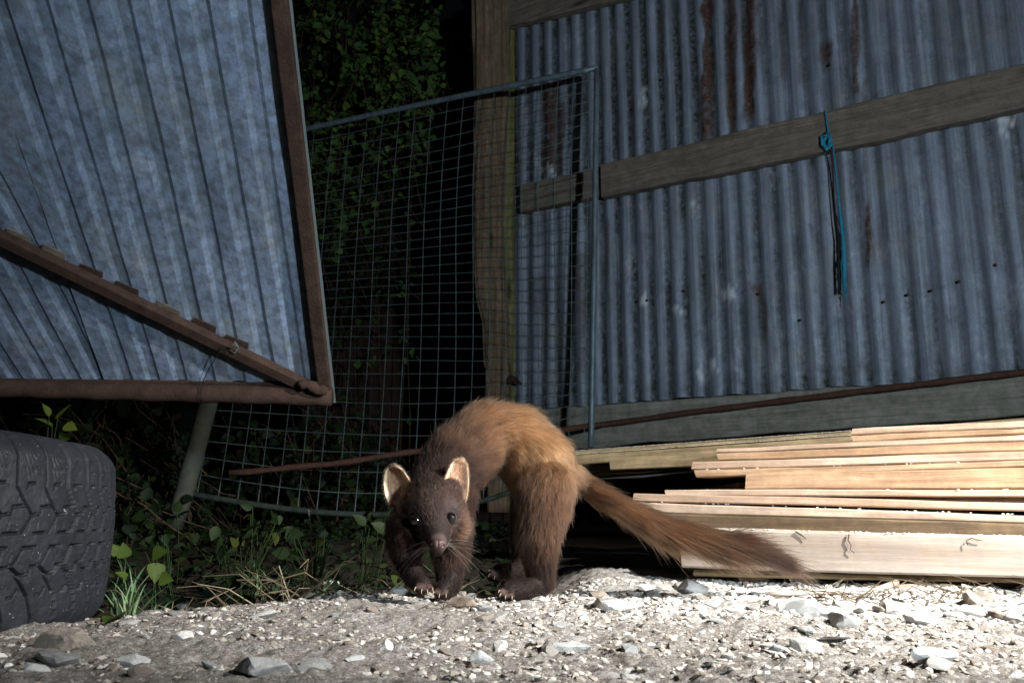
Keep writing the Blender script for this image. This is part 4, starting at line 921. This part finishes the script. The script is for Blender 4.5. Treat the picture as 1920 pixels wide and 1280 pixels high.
for a_, b_, r_ in toes:
    de = np.linalg.norm(BVt-b_, axis=1); k_ = sm(.008, .004, de)[:, None]*.6; skin = skin*(1-k_)+np.array([.06, .036, .03])*k_
at = body_me.attributes.new('coat', 'FLOAT_COLOR', 'POINT'); at.data.foreach_set('color', np.concatenate([skin, np.ones((nvb, 1))], 1).astype(np.float32).ravel())

def make_fur(name, root, nor, flow, length, col, width, lift, g, parent, mat, npt=6, droop=0.0, wav=.0):
    n = len(root); nor = nor/np.linalg.norm(nor, axis=1)[:, None]
    fl = flow-nor*(flow*nor).sum(1)[:, None]; fl /= np.linalg.norm(fl, axis=1)[:, None]+1e-9
    d0 = nor*lift[:, None]+fl*(1-lift*.5)[:, None]; d0 += g.normal(size=d0.shape)*.10; d0 /= np.linalg.norm(d0, axis=1)[:, None]
    d1 = d0*.55+fl*.75+nor*.02; d1[:, 2] -= droop; d1 += g.normal(size=d1.shape)*(.10+wav); d1 /= np.linalg.norm(d1, axis=1)[:, None]
    P = np.empty((n, npt, 3)); P[:, 0] = root-nor*.001
    for i in range(1, npt):
        f = i/(npt-1); dd = d0*(1-f)+d1*f; P[:, i] = P[:, i-1]+dd*(length/(npt-1))[:, None]
    cu = bpy.data.hair_curves.new(name); cu.add_curves([npt]*n); cu.points.foreach_set('position', P.astype(np.float32).ravel())
    f = np.linspace(0, 1, npt); rr = width[:, None]*(1-.88*f**1.5)[None, :]; cu.points.foreach_set('radius', rr.astype(np.float32).ravel())
    a2 = cu.attributes.new('hcol', 'FLOAT_COLOR', 'CURVE'); a2.data.foreach_set('color', np.concatenate([col, np.ones((n, 1))], 1).astype(np.float32).ravel())
    o = bpy.data.objects.new(name, cu); COL.objects.link(o); cu.materials.append(mat)
    if parent is not None: o.parent = parent; o.matrix_parent_inverse = Matrix.Translation(-Vector(parent.location))
    return o
def m_fur(name, rough=.5, tipc=1.0):
    m = bpy.data.materials.new(name); m.use_nodes = True; N = m.node_tree.nodes; Lk = m.node_tree.links; N.remove(N['Principled BSDF'])
    h = N.new('ShaderNodeBsdfHairPrincipled'); h.model = 'CHIANG'; h.parametrization = 'COLOR'
    at = N.new('ShaderNodeAttribute'); at.attribute_name = 'hcol'; hi = N.new('ShaderNodeHairInfo')
    mr = N.new('ShaderNodeMapRange'); Lk.new(hi.outputs['Intercept'], mr.inputs[0]); mr.inputs[3].default_value = .6; mr.inputs[4].default_value = 1.12*tipc
    mx = N.new('ShaderNodeVectorMath'); mx.operation = 'SCALE'; Lk.new(at.outputs['Color'], mx.inputs[0]); Lk.new(mr.outputs[0], mx.inputs['Scale'])
    Lk.new(mx.outputs[0], h.inputs['Color']); h.inputs['IOR'].default_value = 1.22; h.inputs['Roughness'].default_value = rough; h.inputs['Radial Roughness'].default_value = .5
    Lk.new(h.outputs[0], N['Material Output'].inputs['Surface']); return m
MAT['fur'] = m_fur('marten_fur')
def sample(n, g, wfun):
    A, B, C_ = BVt[TRI[:, 0]], BVt[TRI[:, 1]], BVt[TRI[:, 2]]; ar = np.linalg.norm(np.cross(B-A, C_-A), axis=1)*wfun((A+B+C_)/3)
    i = g.choice(len(TRI), n, p=ar/ar.sum()); r1, r2 = np.sqrt(g.random(n)), g.random(n); u, v, w_ = 1-r1, r1*(1-r2), r1*r2
    P = A[i]*u[:, None]+B[i]*v[:, None]+C_[i]*w_[:, None]; Nn = NRM[TRI[i, 0]]*u[:, None]+NRM[TRI[i, 1]]*v[:, None]+NRM[TRI[i, 2]]*w_[:, None]; return P, Nn
def body_fur(n, seed, lenk, wk, kind):
    g = np.random.default_rng(seed)
    def wf(c):
        hw = np.exp(-np.maximum(0, np.linalg.norm(c-W(815, 965, .98+DY), axis=1)-.03)/.02); tw = (c[:, 0] > W(1085, 900, 1.2)[0])*1.0
        return 1+3.2*hw+2.2*tw
    P, Nn = sample(n, g, wf); C_, Fl, Ln, Hd, Tl = coat(P); s = 1/.004
    cl = np.stack([fbm(P[:, 0]*s*.5+i*11, P[:, 1]*s*.5, P[:, 2]*s*.5, 2) for i in range(3)], 1)
    big = np.stack([fbm(P[:, 0]*40+i*11, P[:, 1]*40, P[:, 2]*40, 2) for i in range(3)], 1)
    Fl = Fl+cl*(.18+.12*Tl[:, None])+big*.16
    ln = Ln*lenk*g.uniform(.7, 1.25, n)*(1+.22*fbm(P[:, 0]*150, P[:, 1]*150, P[:, 2]*150, 2))
    lift = (.42-.04*Hd-.17*Tl)*g.uniform(.6, 1.3, n)
    keep = np.ones(n, bool); 
    for e in EYE: keep &= np.linalg.norm(P-e, axis=1) > .0083
    dn = np.linalg.norm(P-NOSE, axis=1); keep &= dn > .0098
    for a_, b_, r_ in toes: keep &= np.linalg.norm(P-b_, axis=1) > .0045
    ln *= .62+.38*sm(.012, .05, dn); 
    shade = 1+.25*fbm(P[:, 0]*90, P[:, 1]*90, P[:, 2]*90, 3)+.50*fbm(P[:, 0]*420, P[:, 1]*420, P[:, 2]*420, 2)+g.normal(size=n)*(.32 if wk >= 1 and n < 60000 else .24)
    col = C_*np.clip(shade, .3, 2.4)[:, None]
    # grizzled pale tips on the head, golden strands in tail and back
    gr = (g.random(n) < .30*sm(.5, .9, Hd)); col[gr] = col[gr]*3.2+.018; hl = Hd > .7; ln[hl] *= 1.25
    gt = (g.random(n) < .16*Tl); col[gt] = col[gt]*1.9
    # paler brow patches above the eyes
    for e in EYE:
        q = sm(.014, .006, np.linalg.norm(P-(e+np.array([0, 0, .011])), axis=1))[:, None]*.5; col = col*(1-q)+np.array([.085, .062, .058])*q
    muz = sm(.045, .018, dn)[:, None]*.45; col = col*(1-muz)+np.array([.055, .036, .030])*muz
    wd_ = wk*(.00020+.00006*(1-Hd))*g.uniform(.8, 1.2, n)
    k_ = keep; dr = 0.10+.0*Tl
    make_fur(kind, P[k_], Nn[k_], Fl[k_], ln[k_], np.clip(col[k_], .004, .9), wd_[k_], lift[k_], g, marten, MAT['fur'], 6, .14, .02)
body_fur(175000, 5, .85, 1.0, 'undercoat')
body_fur(46000, 6, 1.35, 1.15, 'guard_hair')

# ears
m = M('ear_skin', .6, .3); m.col(m.attr('coat', 'Color')); m.b.inputs['Subsurface Weight'].default_value = .25; m.b.inputs['Subsurface Radius'].default_value = (.004, .002, .0012); m.b.inputs['Subsurface Scale'].default_value = 1.0; MAT['ear'] = m.m
def ear(Lp, Rp, Yb, Yt, cup, face, seed, inner):
    g = np.random.default_rng(seed); nr, nc = 22, 17; tt = np.linspace(0, 1, nr); li = np.linspace(0, 1, len(Lp)); Lx, Ly = [np.interp(tt, li, [p[i] for p in Lp]) for i in (0, 1)]; Rx, Ry = [np.interp(tt, li, [p[i] for p in Rp]) for i in (0, 1)]
    V = []; colr = []; s_ = np.linspace(-1, 1, nc)
    for i in range(nr):
        for q in s_:
            u = (q+1)/2; base = W(Lx[i]*(1-u)+Rx[i]*u, Ly[i]*(1-u)+Ry[i]*u, (Yb+(Yt-Yb)*tt[i])+DY)
            c_ = cup*(1-q*q)*(1-.75*tt[i]**3); base = base+np.array([face*.0, c_, 0])+np.array([0, face*q*.004, 0]); V.append(base)
            rim = max(sm(.72, .95, abs(q)), sm(.86, .97, tt[i]))*sm(.02, .2, tt[i]+.05); cc_ = np.array(inner)*(1-rim)+np.array([.74, .58, .40])*rim; colr.append(cc_)
    V = np.array(V).reshape(nr, nc, 3); dS = np.gradient(V, axis=1); dT = np.gradient(V, axis=0); n_ = np.cross(dS, dT); n_ /= np.linalg.norm(n_, axis=2)[..., None]+1e-12
    if n_[..., 1].mean() > 0: n_ = -n_
    front = V+n_*.0009; back = V-n_*.0009; A = np.concatenate([front.reshape(-1, 3), back.reshape(-1, 3)]); gf = grid_faces(nc, nr); K = nr*nc
    bd = [j for j in range(nc)]+[i*nc+nc-1 for i in range(1, nr)]+[(nr-1)*nc+j for j in range(nc-2, -1, -1)]+[i*nc for i in range(nr-2, 0, -1)]
    side = [(bd[i], bd[(i+1) % len(bd)], bd[(i+1) % len(bd)]+K, bd[i]+K) for i in range(len(bd))]
    Fc = np.concatenate([gf, gf[:, ::-1]+K, np.array(side)]); C2 = np.concatenate([np.array(colr), np.tile(np.array(MID), (K, 1))])
    o = link('ear', mesh_np('ear', A, Fc, {'coat': C2}), MAT['ear'], marten, True)
    # hair: short pale fringe on the rim, loose pale hairs inside, brown on the back
    fr = front.reshape(-1, 3); fn = n_.reshape(-1, 3); cr = np.array(colr); q = np.tile(s_, nr); t_ = np.repeat(tt, nc); up = dT.reshape(-1, 3); up /= np.linalg.norm(up, axis=1)[:, None]+1e-9
    R_, Nn, Fl, Ln, Cl = [], [], [], [], []
    ctr = V.mean((0, 1))
    for i in range(nr*nc):
        rim = (abs(q[i]) > .8) or t_[i] > .86
        for _ in range(16 if rim else 9):
            j = g.normal(size=3)*.0009
            if rim: R_.append(fr[i]+j); Nn.append(fn[i]); Fl.append(up[i]*.8+nrm(fr[i]-ctr)*.7); Ln.append(g.uniform(.0018, .0038)); Cl.append(np.array([.80, .62, .42])*g.uniform(.7, 1.1))
            else: R_.append(fr[i]+j); Nn.append(fn[i]); Fl.append(up[i]*1.0+g.normal(size=3)*.3); Ln.append(g.uniform(.002, .008)); Cl.append((np.array([.55, .42, .28]) if g.random() < .35*(1-t_[i]*.4) else np.array([.20, .11, .06]))*g.uniform(.6, 1.2))
        for _ in range(5):
            R_.append(back.reshape(-1, 3)[i]+g.normal(size=3)*.0008); Nn.append(-fn[i]); Fl.append(up[i]); Ln.append(g.uniform(.002, .005)); Cl.append(np.array(MID)*g.uniform(.6, 1.2))
    n = len(R_); make_fur('ear_hair', np.array(R_), np.array(Nn), np.array(Fl), np.array(Ln), np.array(Cl), np.full(n, .00014), g.uniform(.15, .4, n), g, marten, MAT['fur'], 4)
ear([(729, 952), (720, 925), (718, 905), (719, 888), (723, 878), (731, 872)], [(790, 928), (776, 912), (768, 898), (761, 887), (755, 879), (744, 872)], 1.012, 1.002, .012, -1, 71, (.26, .17, .11))
ear([(826, 912), (836, 893), (841, 880), (846, 869), (851, 863), (858, 860)], [(872, 945), (877, 922), (878, 903), (878, 886), (876, 872), (869, 861)], 1.006, 1.000, .008, 1.8, 72, (.30, .20, .14))
# eyes
m = M('eye_black', .045, .75); m.col((.004, .003, .003)); m.b.inputs['IOR'].default_value = 1.5; MAT['eye'] = m.m
m = M('eyelid', .55, .4); m.col((.022, .018, .021)); MAT['lid'] = m.m
for e in EYE:
    o = link('eye', mesh_np('eye', ico(4)[0]*.0071+e+np.array([0, -.0040, 0]), ico(4)[1]), MAT['eye'], marten, True)
    mb = MB(); th = np.linspace(0, 2*math.pi, 25); pts = [e+np.array([math.cos(a_)*.0064, -.0056, math.sin(a_)*.0058]) for a_ in th]; mb.tube(pts, .0009, 7, False); mb.build('eyelid', MAT['lid'], marten, True)
# nose
m = M('nose_pad', .38, .5); m.col(m.ramp(m.noise(500, 3), [(.3, (.035, .019, .017)), (.7, (.080, .045, .040))])).bump(m.vor(900), .0004); MAT['nose'] = m.m
Vn = ico(4)[0]; Fn = ico(4)[1]; Nx = Vn*np.array([.0086, .0072, .0066]); Nx[:, 0] *= 1-.28*np.clip(-Vn[:, 2], 0, 1)
for sx in (-1, 1):
    c_ = np.array([sx*.0056, -.0042, -.0008]); dd = np.linalg.norm((Nx-c_)*np.array([1, 1, .6]), axis=1); Nx += (np.array([-.3*sx, 1, 0])[None]*(.0020*sm(.0022, .0006, dd))[:, None])
gr = np.exp(-(Nx[:, 0]/.0009)**2)*(Nx[:, 1] < 0); Nx[:, 1] += .0009*gr
link('nose', mesh_np('nose', Nx+NOSE+np.array([0, -.001, .0005]), Fn), MAT['nose'], marten, True)
# mouth line
mb = MB(); P = [W(x_, y_, Yq+DY) for x_, y_, Yq in ((798, 1012, .961), (806, 1024, .951), (813, 1031, .9475), (822, 1030, .9455), (831, 1031, .9475), (838, 1023, .951), (846, 1009, .962))]
mb.tube(P, .0011, 6); mb.build('mouth', MAT['lid'], marten, True)
# whiskers
g = np.random.default_rng(90); R_, Dd, Ln = [], [], []
cu_pts = []
for sx in (-1, 1):
    for i in range(9):
        b_ = W(822+sx*(13+g.random()*6), 1012+g.random()*14, .953+DY); L_ = g.uniform(.025, .05); d = nrm([sx*1.0, -.15+g.normal()*.2, -.35+g.normal()*.35]); c_ = []
        for j in range(8): f = j/7; c_.append(b_+d*L_*f+np.array([0, 0, -.010*f*f]))
        cu_pts.append(c_)
for i in range(5):
    b_ = W(838+g.random()*10, 955+g.random()*6, .975+DY); c_ = [b_+np.array([.012*f*1.5, -.004*f, .014*f]) for f in np.linspace(0, 1, 8)]; cu_pts.append(c_)
cp_ = np.array(cu_pts); cu = bpy.data.hair_curves.new('whiskers'); cu.add_curves([8]*len(cp_)); cu.points.foreach_set('position', cp_.astype(np.float32).ravel())
cu.points.foreach_set('radius', np.tile(np.linspace(.00022, .00005, 8), len(cp_)).astype(np.float32)); a2 = cu.attributes.new('hcol', 'FLOAT_COLOR', 'CURVE'); a2.data.foreach_set('color', np.tile([.5, .42, .34, 1], len(cp_)).astype(np.float32)); cu.materials.append(MAT['fur'])
wo = bpy.data.objects.new('whiskers', cu); COL.objects.link(wo); wo.parent = marten; wo.matrix_parent_inverse = Matrix.Translation(-Vector(marten.location))
# claws
m = M('claw', .35, .5); m.col((.27, .20, .15)); MAT['claw'] = m.m
for a_, b_, r_ in toes:
    d = nrm(b_-a_); p = b_+d*r_*.6+np.array([0, 0, .001]); mb = MB(); mb.tube([p, p+d*.002+np.array([0, -.0008, .0003]), p+d*.0038+np.array([0, -.0012, -.0010]), p+d*.0048+np.array([0, -.0014, -.0026])], [.0008, .0008, .0005, .0002], 7); mb.build('claw', MAT['claw'], marten, True)
bpy.context.view_layer.update()
